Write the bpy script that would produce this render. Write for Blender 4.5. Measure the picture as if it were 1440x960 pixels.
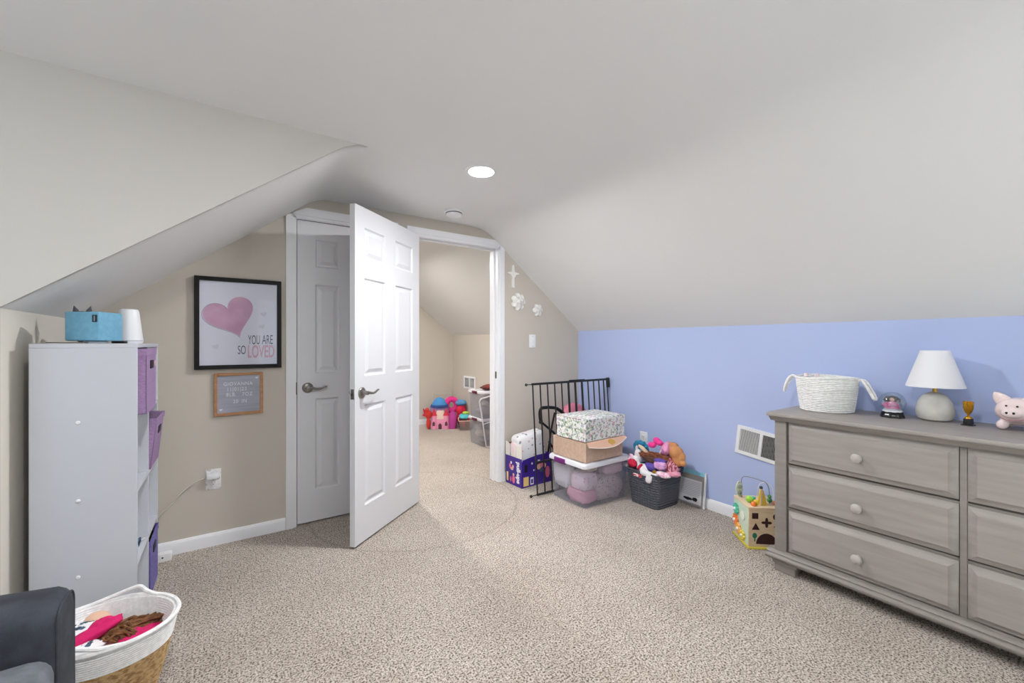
import bpy, bmesh, math, random
from mathutils import Vector, Matrix, Euler, noise
random.seed(4)
PI = math.pi
S = bpy.context.scene
for o in list(bpy.data.objects): bpy.data.objects.remove(o, do_unlink=True)
C = S.collection

# ------------------------------------------------------------------ camera
YAW = 0.5989
cd = bpy.data.cameras.new('camera'); cam = bpy.data.objects.new('camera', cd); C.objects.link(cam)
cam.location = (0, 0, 1.2); cam.rotation_euler = (PI/2, 0, -YAW)
cd.sensor_width = 36; cd.lens = 585*36/1440; cd.shift_y = 2.6/1440; cd.clip_start = .02
S.camera = cam
# ------------------------------------------------------------------ world, exposure
w = bpy.data.worlds.new('world'); S.world = w; w.use_nodes = True
bg = w.node_tree.nodes['Background']; bg.inputs[0].default_value = (.75, .85, 1, 1); bg.inputs[1].default_value = .6
S.view_settings.view_transform = 'Standard'; S.view_settings.look = 'None'
S.view_settings.gamma = 1; S.view_settings.use_curve_mapping = False
S.view_settings.exposure = 0.80
def area(name, loc, rot, sx, sy, power, col=(1, 1, 1), shape='RECTANGLE'):
    l = bpy.data.lights.new(name, 'AREA'); l.shape = shape; l.size = sx; l.size_y = sy; l.energy = power; l.color = col
    o = bpy.data.objects.new(name, l); C.objects.link(o); o.location = loc; o.rotation_euler = rot
    return o
# area lamps added as daylight at two unseen windows behind the camera
area('dormer_daylight_fill', (-1.955, .75, 1.35), (0, -PI/2, 0), 1.05, 1.3, 8, (.86, .94, 1))
area('gable_daylight_fill', (1.15, -1.755, 1.3), (PI/2, 0, 0), 1.5, 1.2, 3, (.86, .94, 1))
# sun through the gable window, falling on the carpet behind the camera
sl = bpy.data.lights.new('sun', 'SUN'); sl.energy = 56; sl.angle = .01; sl.color = (.86, .935, 1)
so = bpy.data.objects.new('sun', sl); C.objects.link(so); so.rotation_euler = (math.radians(40), 0, 0); so.location = (1.15, -6, 6)
LED_POWER = 21

# ------------------------------------------------------------------ helpers
def lin(c):
    return tuple(((v/255)/12.92 if v/255 <= .04045 else ((v/255+.055)/1.055)**2.4) for v in c)
def mat(name, c, rough=.6, metal=0, c2=None, vs=8, stretch=None, bump=0, bs=200, emit=0, trans=0, coat=0, sheen=0, lo=.35, hi=.65, detail=3, spec=.5):
    m = bpy.data.materials.new(name); m.use_nodes = True; nt = m.node_tree; b = nt.nodes['Principled BSDF']
    b.inputs['Base Color'].default_value = (*lin(c), 1); b.inputs['Roughness'].default_value = rough
    b.inputs['Metallic'].default_value = metal; b.inputs['Transmission Weight'].default_value = trans
    b.inputs['Coat Weight'].default_value = coat; b.inputs['Sheen Weight'].default_value = sheen
    b.inputs['Specular IOR Level'].default_value = spec
    if emit: b.inputs['Emission Color'].default_value = (*lin(c), 1); b.inputs['Emission Strength'].default_value = emit
    if c2 or bump:
        tc = nt.nodes.new('ShaderNodeTexCoord'); mp = nt.nodes.new('ShaderNodeMapping')
        nt.links.new(tc.outputs['Object'], mp.inputs['Vector'])
        if stretch: mp.inputs['Scale'].default_value = stretch
    if c2:
        n = nt.nodes.new('ShaderNodeTexNoise'); n.inputs['Scale'].default_value = vs; n.inputs['Detail'].default_value = detail
        r = nt.nodes.new('ShaderNodeValToRGB'); r.color_ramp.elements[0].position = lo; r.color_ramp.elements[1].position = hi
        r.color_ramp.elements[0].color = (*lin(c), 1); r.color_ramp.elements[1].color = (*lin(c2), 1)
        nt.links.new(mp.outputs[0], n.inputs['Vector']); nt.links.new(n.outputs['Fac'], r.inputs[0]); nt.links.new(r.outputs[0], b.inputs['Base Color'])
    if bump:
        n = nt.nodes.new('ShaderNodeTexNoise'); n.inputs['Scale'].default_value = bs; n.inputs['Detail'].default_value = 2
        bp = nt.nodes.new('ShaderNodeBump'); bp.inputs['Strength'].default_value = bump; bp.inputs['Distance'].default_value = .004
        nt.links.new(mp.outputs[0], n.inputs['Vector']); nt.links.new(n.outputs['Fac'], bp.inputs['Height']); nt.links.new(bp.outputs[0], b.inputs['Normal'])
    return m
def clear_mat(name, tint=(235, 238, 242), gloss=.12, haze=.12, rough=.15):
    m = bpy.data.materials.new(name); m.use_nodes = True; nt = m.node_tree; nt.nodes.clear()
    o = nt.nodes.new('ShaderNodeOutputMaterial'); t = nt.nodes.new('ShaderNodeBsdfTransparent'); g = nt.nodes.new('ShaderNodeBsdfGlossy'); d = nt.nodes.new('ShaderNodeBsdfDiffuse')
    a = nt.nodes.new('ShaderNodeMixShader'); b = nt.nodes.new('ShaderNodeMixShader')
    t.inputs[0].default_value = (*lin(tint), 1); g.inputs['Roughness'].default_value = rough; d.inputs[0].default_value = (*lin((225, 225, 230)), 1)
    a.inputs[0].default_value = haze; b.inputs[0].default_value = gloss
    nt.links.new(t.outputs[0], a.inputs[1]); nt.links.new(d.outputs[0], a.inputs[2]); nt.links.new(a.outputs[0], b.inputs[1]); nt.links.new(g.outputs[0], b.inputs[2]); nt.links.new(b.outputs[0], o.inputs[0])
    return m
def spot_mat(name, base, dots, scale=60, size=.33, rough=.7):
    """print of small scattered motifs: voronoi cells, each with one of the dot colours"""
    m = bpy.data.materials.new(name); m.use_nodes = True; nt = m.node_tree; b = nt.nodes['Principled BSDF']; b.inputs['Roughness'].default_value = rough
    tc = nt.nodes.new('ShaderNodeTexCoord'); v = nt.nodes.new('ShaderNodeTexVoronoi'); v.inputs['Scale'].default_value = scale
    nz = nt.nodes.new('ShaderNodeTexNoise'); nz.inputs['Scale'].default_value = scale*1.2
    ad = nt.nodes.new('ShaderNodeMixRGB'); ad.blend_type = 'LINEAR_LIGHT'; ad.inputs[0].default_value = .012
    nt.links.new(tc.outputs['Object'], ad.inputs[1]); nt.links.new(tc.outputs['Object'], nz.inputs['Vector']); nt.links.new(nz.outputs['Color'], ad.inputs[2])
    nt.links.new(ad.outputs[0], v.inputs['Vector'])
    lt = nt.nodes.new('ShaderNodeMath'); lt.operation = 'LESS_THAN'; lt.inputs[1].default_value = size; nt.links.new(v.outputs['Distance'], lt.inputs[0])
    sp = nt.nodes.new('ShaderNodeSeparateColor'); nt.links.new(v.outputs['Color'], sp.inputs[0])
    r = nt.nodes.new('ShaderNodeValToRGB'); r.color_ramp.interpolation = 'CONSTANT'
    while len(r.color_ramp.elements) < len(dots): r.color_ramp.elements.new(.5)
    for i, c in enumerate(dots): r.color_ramp.elements[i].position = i/len(dots); r.color_ramp.elements[i].color = (*lin(c), 1)
    nt.links.new(sp.outputs[0], r.inputs[0])
    mx = nt.nodes.new('ShaderNodeMixRGB'); mx.inputs[1].default_value = (*lin(base), 1); nt.links.new(lt.outputs[0], mx.inputs[0]); nt.links.new(r.outputs[0], mx.inputs[2]); nt.links.new(mx.outputs[0], b.inputs['Base Color'])
    return m

class MB:
    """collects shapes in one bmesh"""
    def __init__(s): s.bm = bmesh.new()
    def _add(s, geom_verts, M): bmesh.ops.transform(s.bm, matrix=M, verts=geom_verts)
    def box(s, x0, y0, z0, x1, y1, z1, r=0, seg=2, M=None):
        b = bmesh.new(); bmesh.ops.create_cube(b, size=1)
        bmesh.ops.transform(b, matrix=Matrix.Translation(((x0+x1)/2, (y0+y1)/2, (z0+z1)/2)) @ Matrix.Diagonal((abs(x1-x0), abs(y1-y0), abs(z1-z0), 1)), verts=b.verts)
        if r: bmesh.ops.bevel(b, geom=b.edges[:], offset=r, segments=seg, profile=.5, affect='EDGES', clamp_overlap=True)
        return s.merge(b, M)
    def merge(s, b, M=None):
        if M is not None: bmesh.ops.transform(b, matrix=M, verts=b.verts)
        me = bpy.data.meshes.new('t'); b.to_mesh(me); b.free(); s.bm.from_mesh(me); bpy.data.meshes.remove(me); return s
    def loft(s, rings, closed=True, cap0=True, cap1=True, M=None):
        b = bmesh.new(); R = [[b.verts.new(p) for p in r] for r in rings]; n = len(rings[0])
        for i in range(len(R)-1):
            for j in range(n if closed else n-1):
                k = (j+1) % n
                b.faces.new((R[i][j], R[i][k], R[i+1][k], R[i+1][j]))
        if cap0 and closed: b.faces.new(R[0][::-1])
        if cap1 and closed: b.faces.new(R[-1])
        bmesh.ops.recalc_face_normals(b, faces=b.faces)
        return s.merge(b, M)
    def lathe(s, prof, seg=24, c=(0, 0, 0), M=None, sx=1, sy=1, ring=False):
        rings = []
        for r, z in prof:
            r = max(r, 1e-4); rings.append([(c[0]+r*sx*math.cos(2*PI*k/seg), c[1]+r*sy*math.sin(2*PI*k/seg), c[2]+z) for k in range(seg)])
        if ring: return s.loft(rings+[rings[0]], cap0=False, cap1=False, M=M)
        return s.loft(rings, M=M)
    def tube(s, pts, r, seg=8, closed=False, M=None):
        pts = [Vector(p) for p in pts]; n = len(pts); rr = r if isinstance(r, (list, tuple)) else [r]*n
        rings = []; up = None
        for i in range(n):
            a = pts[(i-1) % n] if (closed or i > 0) else pts[i]; bb = pts[(i+1) % n] if (closed or i < n-1) else pts[i]
            t = (bb-a).normalized()
            if up is None:
                up = Vector((0, 0, 1)) if abs(t.z) < .9 else Vector((1, 0, 0))
            u = t.cross(up)
            if u.length < 1e-4: u = t.cross(Vector((1, 0, 0)) if abs(t.x) < .9 else Vector((0, 1, 0)))
            u.normalize(); v = u.cross(t).normalized(); up = v
            rings.append([pts[i]+rr[i]*(math.cos(2*PI*k/seg)*u+math.sin(2*PI*k/seg)*v) for k in range(seg)])
        if closed:
            rings.append(rings[0]); return s.loft(rings, cap0=False, cap1=False, M=M)
        return s.loft(rings, M=M)
    def ell(s, c, r, rot=(0, 0, 0), u=16, v=10, M=None):
        b = bmesh.new(); bmesh.ops.create_uvsphere(b, u_segments=u, v_segments=v, radius=1)
        m = Matrix.Translation(c) @ Euler(rot).to_matrix().to_4x4() @ Matrix.Diagonal((*(r if hasattr(r, '__len__') else (r, r, r)), 1))
        bmesh.ops.transform(b, matrix=m, verts=b.verts)
        return s.merge(b, M)
    def lump(s, c, r, seed=0, amp=.18, freq=2.2, rot=(0, 0, 0), u=28, v=18, sq=1):
        """crumpled cloth or stuffed lump: noise-folded ellipsoid"""
        b = bmesh.new(); bmesh.ops.create_uvsphere(b, u_segments=u, v_segments=v, radius=1)
        for q in b.verts:
            n = noise.noise(q.co*freq+Vector((seed*7.3, seed*1.7, seed*3.1)))+.5*noise.noise(q.co*freq*2.4+Vector((seed, 5, 2)))
            if sq != 1: q.co = Vector([math.copysign(abs(k)**sq, k) for k in q.co])
            q.co *= 1+amp*n
        m = Matrix.Translation(c) @ Euler(rot).to_matrix().to_4x4() @ Matrix.Diagonal((*r, 1))
        bmesh.ops.transform(b, matrix=m, verts=b.verts); return s.merge(b)
    def prism(s, poly, axis, a, b_, M=None):
        """2D polygon extruded along axis: x -> (y,z), y -> (x,z), z -> (x,y)"""
        def P(p, h): return {'x': (h, p[0], p[1]), 'y': (p[0], h, p[1]), 'z': (p[0], p[1], h)}[axis]
        b = bmesh.new(); A = [b.verts.new(P(p, a)) for p in poly]; B_ = [b.verts.new(P(p, b_)) for p in poly]; n = len(poly)
        b.faces.new(A); b.faces.new(B_[::-1])
        for i in range(n): b.faces.new((A[i], B_[i], B_[(i+1) % n], A[(i+1) % n]))
        bmesh.ops.recalc_face_normals(b, faces=b.faces); return s.merge(b, M)
    def mesh(s, sharp=38):
        for f in s.bm.faces: f.smooth = True
        for e in s.bm.edges:
            if len(e.link_faces) == 2 and e.calc_face_angle(0) > math.radians(sharp): e.smooth = False
        me = bpy.data.meshes.new('m'); s.bm.to_mesh(me); s.bm.free(); return me
def obj(name, b, m, parent=None, loc=None, rot=None):
    me = b.mesh() if isinstance(b, MB) else b
    me.name = name; me.materials.clear(); me.materials.append(m)
    o = bpy.data.objects.new(name, me); C.objects.link(o)
    if parent: o.parent = parent
    if loc: o.location = loc
    if rot: o.rotation_euler = rot
    return o
def tag(o, label, cat, group=None):
    o['label'] = label; o['category'] = cat
    if group: o['group'] = group
    return o
def thing(name, label, cat, loc=(0, 0, 0), rot=0, group=None):
    o = bpy.data.objects.new(name, None); C.objects.link(o); o.empty_display_size = .05
    o.location = loc; o.rotation_euler = rot if hasattr(rot, '__len__') else (0, 0, rot)
    return tag(o, label, cat, group)
def struct(name, b, m, parent=None, label=None):
    o = obj(name, b, m, parent)
    if parent is None: o['kind'] = 'structure'
    if label: o['label'] = label
    return o
def blob(shapes, voxel=.006, smooth=4):
    """one continuous skin over overlapping ellipsoids: (centre, radii, rot)"""
    b = MB()
    for sh in shapes: b.ell(sh[0], sh[1], sh[2] if len(sh) > 2 else (0, 0, 0), 14, 10)
    o = bpy.data.objects.new('t', b.mesh()); C.objects.link(o)
    m = o.modifiers.new('r', 'REMESH'); m.mode = 'VOXEL'; m.voxel_size = voxel
    k = o.modifiers.new('s', 'SMOOTH'); k.iterations = smooth; k.factor = .5
    dg = bpy.context.evaluated_depsgraph_get(); me = bpy.data.meshes.new_from_object(o.evaluated_get(dg))
    for p in me.polygons: p.use_smooth = True
    old = o.data; bpy.data.objects.remove(o); bpy.data.meshes.remove(old); return me
def text(body, size, ext=.0006, sx=1, bold=0, spacing=1):
    cu = bpy.data.curves.new('t', 'FONT'); cu.body = body; cu.size = size; cu.extrude = ext; cu.align_x = 'CENTER'; cu.align_y = 'CENTER'; cu.offset = bold; cu.space_character = spacing
    o = bpy.data.objects.new('t', cu); C.objects.link(o); dg = bpy.context.evaluated_depsgraph_get()
    me = bpy.data.meshes.new_from_object(o.evaluated_get(dg)); bpy.data.objects.remove(o); bpy.data.curves.remove(cu)
    me.transform(Matrix.Diagonal((sx, 1, 1, 1))); return me
def fit(body, w_, h_, ext=.0004, bold=0):
    me = text(body, .1, ext, 1, bold); xs_ = [v.co.x for v in me.vertices]; ys_ = [v.co.y for v in me.vertices]
    me.transform(Matrix.Diagonal((w_/(max(xs_)-min(xs_)), h_/(max(ys_)-min(ys_)), 1, 1)) @ Matrix.Translation((-(max(xs_)+min(xs_))/2, -(max(ys_)+min(ys_))/2, 0))); return me
def FACE_NY(x, y, z): return Matrix.Translation((x, y, z)) @ Matrix.Rotation(PI/2, 4, 'X')       # text facing -y
def FACE_NX(x, y, z): return Matrix.Translation((x, y, z)) @ Matrix.Rotation(-PI/2, 4, 'Z') @ Matrix.Rotation(PI/2, 4, 'X')   # facing -x
def joinmesh(list_):
    b = bmesh.new()
    for me in list_: b.from_mesh(me); bpy.data.meshes.remove(me)
    m = MB(); m.bm.free(); m.bm = b; return m
def catenary(a, b, sag, n=12):
    a, b = Vector(a), Vector(b); return [a.lerp(b, i/n)-Vector((0, 0, sag*4*(i/n)*(1-i/n))) for i in range(n+1)]
def spline(pts, n=8, closed=False):
    pts = [Vector(p) for p in pts]; N = len(pts); out = []
    for i in range(N if closed else N-1):
        if closed: p0, p1, p2, p3 = pts[(i-1) % N], pts[i], pts[(i+1) % N], pts[(i+2) % N]
        else: p0, p1, p2, p3 = pts[max(i-1, 0)], pts[i], pts[i+1], pts[min(i+2, N-1)]
        for k in range(n):
            t = k/n
            out.append(.5*((2*p1)+(-p0+p2)*t+(2*p0-5*p1+4*p2-p3)*t*t+(-p0+3*p1-3*p2+p3)*t**3))
    if not closed: out.append(pts[-1])
    return out
def rrect(x0, y0, x1, y1, r, n=5):
    pts = []
    for cx, cy, a in ((x1-r, y1-r, 0), (x0+r, y1-r, PI/2), (x0+r, y0+r, PI), (x1-r, y0+r, 1.5*PI)):
        for k in range(n+1): pts.append((cx+r*math.cos(a+PI/2*k/n), cy+r*math.sin(a+PI/2*k/n)))
    return pts

# ------------------------------------------------------------------ materials
CEIL = mat('ceiling_paint', (234, 233, 232), .85, bump=.05, bs=90)
WALL = mat('greige_paint', (199, 191, 180), .8, bump=.06, bs=120)
CHEEK = mat('pale_grey_beige_paint', (212, 208, 202), .8, bump=.05, bs=90)
KNEE = mat('cream_paint', (226, 220, 208), .8, bump=.05, bs=90)
BLUE = mat('periwinkle_paint', (180, 194, 234), .7, bump=.06, bs=120)
TRIM = mat('white_trim_paint', (232, 232, 235), .35)
DOOR = mat('white_door_paint', (220, 220, 223), .45, bump=.03, bs=60, stretch=(8, 8, 1))
NICKEL = mat('brushed_nickel', (150, 145, 140), .3, 1)
DARKMETAL = mat('dark_nickel', (105, 100, 95), .35, 1)
BLACKM = mat('black_powder_coat', (18, 18, 20), .4)
WHITEP = mat('white_plastic', (236, 236, 238), .35)
LAM = mat('white_laminate', (204, 206, 213), .45)
LILAC = mat('lilac_linen', (176, 146, 186), .9, c2=(156, 126, 168), vs=90, stretch=(1, 1, 4), bump=.3, bs=500)
LILACBLUE = mat('violet_linen', (126, 118, 180), .9, c2=(108, 100, 165), vs=90, bump=.3, bs=500)
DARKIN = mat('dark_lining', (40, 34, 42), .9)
WOOD = mat('grey_washed_pine', (160, 153, 148), .5, c2=(145, 138, 132), vs=3.2, stretch=(9, 1.3, 13), lo=.3, hi=.75, detail=6, bump=.04, bs=60)
WOODD = mat('grey_washed_pine_frame', (144, 137, 131), .5, c2=(133, 126, 121), vs=4, stretch=(9, 1.5, 12), lo=.3, hi=.7, detail=5)
ROPE = mat('white_cotton_rope', (244, 243, 241), .9, bump=.2, bs=260, c2=(228, 227, 226), vs=70)
JUTE = mat('woven_jute', (196, 164, 118), .9, c2=(150, 116, 74), vs=60, stretch=(1, 1, 1.6), bump=.9, bs=110, lo=.42, hi=.60)
CHAR = mat('charcoal_fabric', (62, 66, 74), .95, c2=(46, 49, 56), vs=22, bump=.35, bs=420, detail=8)
CLEAR = clear_mat('clear_plastic', (244, 244, 249), .06, .10, .12)
GLASS = clear_mat('clear_glass', (240, 247, 250), .15, .03, .03)

def carpet_material():
    m = bpy.data.materials.new('speckled_carpet'); m.use_nodes = True; nt = m.node_tree; b = nt.nodes['Principled BSDF']
    b.inputs['Roughness'].default_value = 1; b.inputs['Specular IOR Level'].default_value = .1; b.inputs['Sheen Weight'].default_value = .15
    tc = nt.nodes.new('ShaderNodeTexCoord')
    def nz(scale, detail=2, rough=.5):
        n = nt.nodes.new('ShaderNodeTexNoise'); n.inputs['Scale'].default_value = scale; n.inputs['Detail'].default_value = detail; n.inputs['Roughness'].default_value = rough
        nt.links.new(tc.outputs['Object'], n.inputs['Vector']); return n
    def ramp(src, stops):
        r = nt.nodes.new('ShaderNodeValToRGB')
        while len(r.color_ramp.elements) < len(stops): r.color_ramp.elements.new(.5)
        for i, (p, c) in enumerate(stops): r.color_ramp.elements[i].position = p; r.color_ramp.elements[i].color = (*lin(c), 1)
        nt.links.new(src, r.inputs[0]); return r
    f = nz(135, 3, .75)
    r = ramp(f.outputs['Fac'], [(.35, (50, 42, 37)), (.425, (112, 99, 90)), (.49, (196, 184, 172)), (.60, (226, 216, 205)), (.72, (244, 238, 229))])
    big = nz(2.2, 3); rb = ramp(big.outputs['Fac'], [(.3, (232, 229, 226)), (.7, (255, 255, 255))])
    mid = nz(28, 2); rm = ramp(mid.outputs['Fac'], [(.35, (240, 238, 236)), (.6, (255, 255, 255))])
    m1 = nt.nodes.new('ShaderNodeMixRGB'); m1.blend_type = 'MULTIPLY'; m1.inputs[0].default_value = .8
    nt.links.new(r.outputs[0], m1.inputs[1]); nt.links.new(rb.outputs[0], m1.inputs[2])
    m2 = nt.nodes.new('ShaderNodeMixRGB'); m2.blend_type = 'MULTIPLY'; m2.inputs[0].default_value = 1
    nt.links.new(m1.outputs[0], m2.inputs[1]); nt.links.new(rm.outputs[0], m2.inputs[2])
    # scuffed arc worn into the pile by the swinging door
    sub = nt.nodes.new('ShaderNodeVectorMath'); sub.operation = 'DISTANCE'; sub.inputs[1].default_value = (1.185, 2.99, 0)
    nt.links.new(tc.outputs['Object'], sub.inputs[0])
    wob = nt.nodes.new('ShaderNodeMath'); wob.operation = 'MULTIPLY_ADD'; wob.inputs[1].default_value = .03; nt.links.new(nz(9, 1).outputs['Fac'], wob.inputs[0]); nt.links.new(sub.outputs['Value'], wob.inputs[2])
    rr = ramp(wob.outputs[0], [(0, (255, 255, 255))]*2); cr = rr.color_ramp
    cr.elements[0].position = 0; cr.elements[1].position = .745
    for p, c in ((.757, (196, 186, 178)), (.772, (255, 255, 255))): e = cr.elements.new(p); e.color = (*lin(c), 1)
    m3 = nt.nodes.new('ShaderNodeMixRGB'); m3.blend_type = 'MULTIPLY'; m3.inputs[0].default_value = .45
    nt.links.new(m2.outputs[0], m3.inputs[1]); nt.links.new(rr.outputs[0], m3.inputs[2]); nt.links.new(m3.outputs[0], b.inputs['Base Color'])
    bp = nt.nodes.new('ShaderNodeBump'); bp.inputs['Strength'].default_value = .9; bp.inputs['Distance'].default_value = .006
    nt.links.new(f.outputs['Fac'], bp.inputs['Height']); nt.links.new(bp.outputs[0], b.inputs['Normal'])
    return m
CARPET = carpet_material()

# ------------------------------------------------------------------ room shell
W, D, HC, HK = 2.879, 3.045, 2.173, 1.322          # right wall x, back wall y, flat ceiling, knee wall height
XL, HKL = -.63, 1.318                               # left knee wall
CL, CR = .50, 1.797                                 # ceiling creases
YCH = 2.10                                          # dormer cheek
Y0, YF = -1.8, 5.85                                 # wall behind the camera, far wall of the next room
XD = -2.0                                           # dormer window wall
sL, sR = (HC-HKL)/(CL-XL), (HC-HK)/(W-CR)
def bez(p0, p1, p2, n=10): return [tuple((1-t)**2*a+2*t*(1-t)*b+t*t*c for a, b, c in zip(p0, p1, p2)) for t in [i/n for i in range(n+1)]]
RIGHT = bez((CR-.13, HC), (CR, HC), (CR+.10, HC-.10*sR))+[(W, HK)]
LEFT = [(XL, HKL)]+bez((CL-.07, HC-.07*sL), (CL, HC), (CL+.07, HC))
PROF = LEFT+RIGHT
def ztop(x):
    for (a, b), (c, d) in zip(PROF, PROF[1:]):
        if a <= x <= c: return b+(d-b)*(x-a)/(c-a+1e-9)
    return HC
T = .09
b = MB(); b.box(XD-.1, Y0-.1, -.1, W+.1, YF+.1, 0); struct('floor', b, CARPET, label='beige speckled cut pile carpet')
b = MB()
def extr(prof, y0, y1):
    up = [(x, z+T) for x, z in prof[::-1]]
    b.prism(prof+up, 'y', y0, y1)
extr(PROF, YCH+.008, YF+.1)
extr([(XD-.1, HC)]+RIGHT, -.75, YCH+.008)
extr(PROF, Y0-.1, -.758)
struct('ceiling', b, CEIL, label='white plaster ceiling with sloped attic sides')
# dormer cheek walls
for nm, y0, y1 in (('wall_dormer', YCH, YCH+.02), ('wall_dormer_near', -.77, -.75)):
    b = MB(); b.prism([(XD-.1, 0), (XL, 0)]+LEFT+[(XD-.1, HC)], 'y', y0, y1); struct(nm, b, CHEEK)
def wall_with_hole(nm, axis, v0, v1, u0, u1, z0, z1, h, m):
    """thin wall at axis=v0..v1 spanning u0..u1 with one rectangular hole h=(u0,u1,z0,z1)"""
    b = MB()
    def bx(a0, a1, c0, c1):
        if axis == 'x': b.box(v0, a0, c0, v1, a1, c1)
        else: b.box(a0, v0, c0, a1, v1, c1)
    bx(u0, h[0], z0, z1); bx(h[1], u1, z0, z1); bx(h[0], h[1], z0, h[2]); bx(h[0], h[1], h[3], z1)
    return struct(nm, b, m)
wall_with_hole('wall_window', 'x', XD-.1, XD, -.77, YCH+.02, 0, HC, (.1, 1.4, .82, 1.88), WALL)
wall_with_hole('wall_front', 'y', Y0-.1, Y0, XL-.1, W+.1, 0, HC, (.4, 1.9, .7, 1.9), WALL)
def window(n, axis, v, u0, u1, z0, z1):
    b = MB(); t = .05
    def bx(a0, a1, c0, c1, d=.03, r=.004):
        if axis == 'x': b.box(v-d, a0, c0, v+d, a1, c1, r)
        else: b.box(a0, v-d, c0, a1, v+d, c1, r)
    bx(u0, u0+t, z0, z1); bx(u1-t, u1, z0, z1); bx(u0, u1, z0, z0+t); bx(u0, u1, z1-t, z1); bx(u0, u1, (z0+z1)/2-.02, (z0+z1)/2+.02)
    o = struct('window_%d' % n, b, TRIM)
    b = MB(); bx(u0+t, u1-t, z0+t, z1-t, .003, 0); obj('pane', b, GLASS, o)
window(1, 'x', XD-.05, .1, 1.4, .82, 1.88); window(2, 'y', Y0-.05, .4, 1.9, .7, 1.9)
# knee walls
b = MB(); b.box(W, Y0-.1, 0, W+.08, D+.05, HK+.03); struct('wall_right', b, BLUE, label='periwinkle blue painted knee wall')
b = MB(); b.box(W, D+.05, 0, W+.08, YF+.1, HK+.03); struct('wall_right_next_room', b, WALL)
b = MB(); b.box(XL-.08, YCH+.02, 0, XL, YF+.1, HKL+.03); struct('wall_left', b, KNEE)
b = MB(); b.box(XL-.08, Y0-.1, 0, XL, -.77, HKL+.03); struct('wall_left_near', b, WALL)
b = MB(); b.prism([(XL, 0), (W, 0)]+[(x, z+.01) for x, z in PROF[::-1]], 'y', YF, YF+.08); struct('wall_far', b, WALL)
# back wall with two openings
C0, C1, D0, D1, DH = .371, .985, 1.175, 1.925, 2.017
b = MB()
def piece(x0, x1, z0):
    xs = sorted([x0, x1]+[p[0] for p in PROF if x0 < p[0] < x1])
    b.prism([(x0, z0), (x1, z0)]+[(x, ztop(x)+.01) for x in xs[::-1]], 'y', D, D+.11)
piece(XL, C0-.012, 0); piece(C0-.012, C1+.012, DH+.012); piece(C1+.012, D0-.015, 0); piece(D0-.015, D1+.015, DH+.015); piece(D1+.015, W, 0)
struct('wall_back', b, WALL, label='greige end wall with closet door and open doorway')
# baseboards
def baseboard(nm, axis, v, u0, u1, sgn):
    b = MB(); pr = [(0, 0), (sgn*.014, 0), (sgn*.014, .058), (sgn*.010, .066), (sgn*.006, .074), (0, .076)]
    if axis == 'y': b.prism([(v+p[0], p[1]) for p in pr], 'x', u0, u1)
    else: b.prism([(v+p[0], p[1]) for p in pr], 'y', u0, u1)
    struct(nm, b, TRIM)
baseboard('baseboard_back', 'y', D, XL, .305, -1); baseboard('baseboard_back_right', 'y', D, 1.992, W, -1)
baseboard('baseboard_right', 'x', W, Y0, D, -1); baseboard('baseboard_left', 'x', XL, YCH+.02, D, 1)
baseboard('baseboard_far', 'y', YF, XL, W, -1); baseboard('baseboard_right_next_room', 'x', W, D+.11, YF, -1)
# door casings, mitred against the sloping ceiling
def casing_poly(pts):
    return [(x, min(z, ztop(x)-.002)) for x, z in pts]
def casing(nm, outer, inner):
    b = MB()
    b.prism(outer, 'y', D-.016, D+.002); b.prism(inner, 'y', D-.010, D+.002); return struct(nm, b, TRIM)
def xs_clip(x0, x1, z): return [(x, min(z, ztop(x)-.003)) for x in sorted([x0, x1]+[p[0] for p in PROF if x0 < p[0] < x1])]
casing('trim_1', [(.308, 0), (.350, 0)]+xs_clip(.308, .350, 2.09)[::-1], [(.345, 0), (.366, 0), (.366, 2.03), (.345, 2.03)])
casing('trim_2', [(.33, 2.04), (1.045, 2.04)]+xs_clip(.33, 1.045, 2.094)[::-1], [(.35, 2.022), (1.0, 2.022), (1.0, 2.045), (.35, 2.045)])
casing('trim_3', [(1.003, 0), (1.045, 0), (1.045, 2.05), (1.003, 2.05)], [(.99, 0), (1.01, 0), (1.01, 2.03), (.99, 2.03)])
casing('trim_4', [(1.113, 0), (1.157, 0), (1.157, 2.05), (1.113, 2.05)], [(1.15, 0), (1.172, 0), (1.172, 2.03), (1.15, 2.03)])
casing('trim_5', [(1.113, 2.04), (1.955, 2.04)]+xs_clip(1.113, 1.955, 2.087)[::-1], [(1.15, 2.02), (1.95, 2.02), (1.95, 2.045), (1.15, 2.045)])
casing('trim_6', [(1.945, 0), (1.99, 0)]+xs_clip(1.945, 1.99, 2.06)[::-1], [(1.929, 0), (1.95, 0), (1.95, 2.03), (1.929, 2.03)])
# jambs and stops of the doorway, closet jamb
b = MB(); b.box(D0-.015, D-.004, 0, D0, D+.125, DH+.015); b.box(D1, D-.004, 0, D1+.015, D+.125, DH+.015); b.box(D0, D-.004, DH, D1, D+.125, DH+.015)
b.box(D0, D+.045, 0, D0+.011, D+.08, DH); b.box(D1-.011, D+.045, 0, D1, D+.08, DH); b.box(D0, D+.045, DH-.011, D1, D+.08, DH)
jamb = struct('trim_7', b, TRIM)
b = MB(); b.box(D1-.0015, D+.012, .895, D1+.001, D+.037, .955, .001, 1); b.box(D1-.003, D+.02, .91, D1, D+.03, .94); obj('strike_plate', b, DARKMETAL, jamb)
b = MB(); b.box(C0-.012, D-.002, 0, C0, D+.10, DH+.012); b.box(C1, D-.002, 0, C1+.012, D+.10, DH+.012); b.box(C0, D-.002, DH, C1, D+.10, DH+.012); b.box(C0-.01, D+.05, 0, C1+.01, D+.065, DH)
struct('trim_8', b, TRIM)
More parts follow.
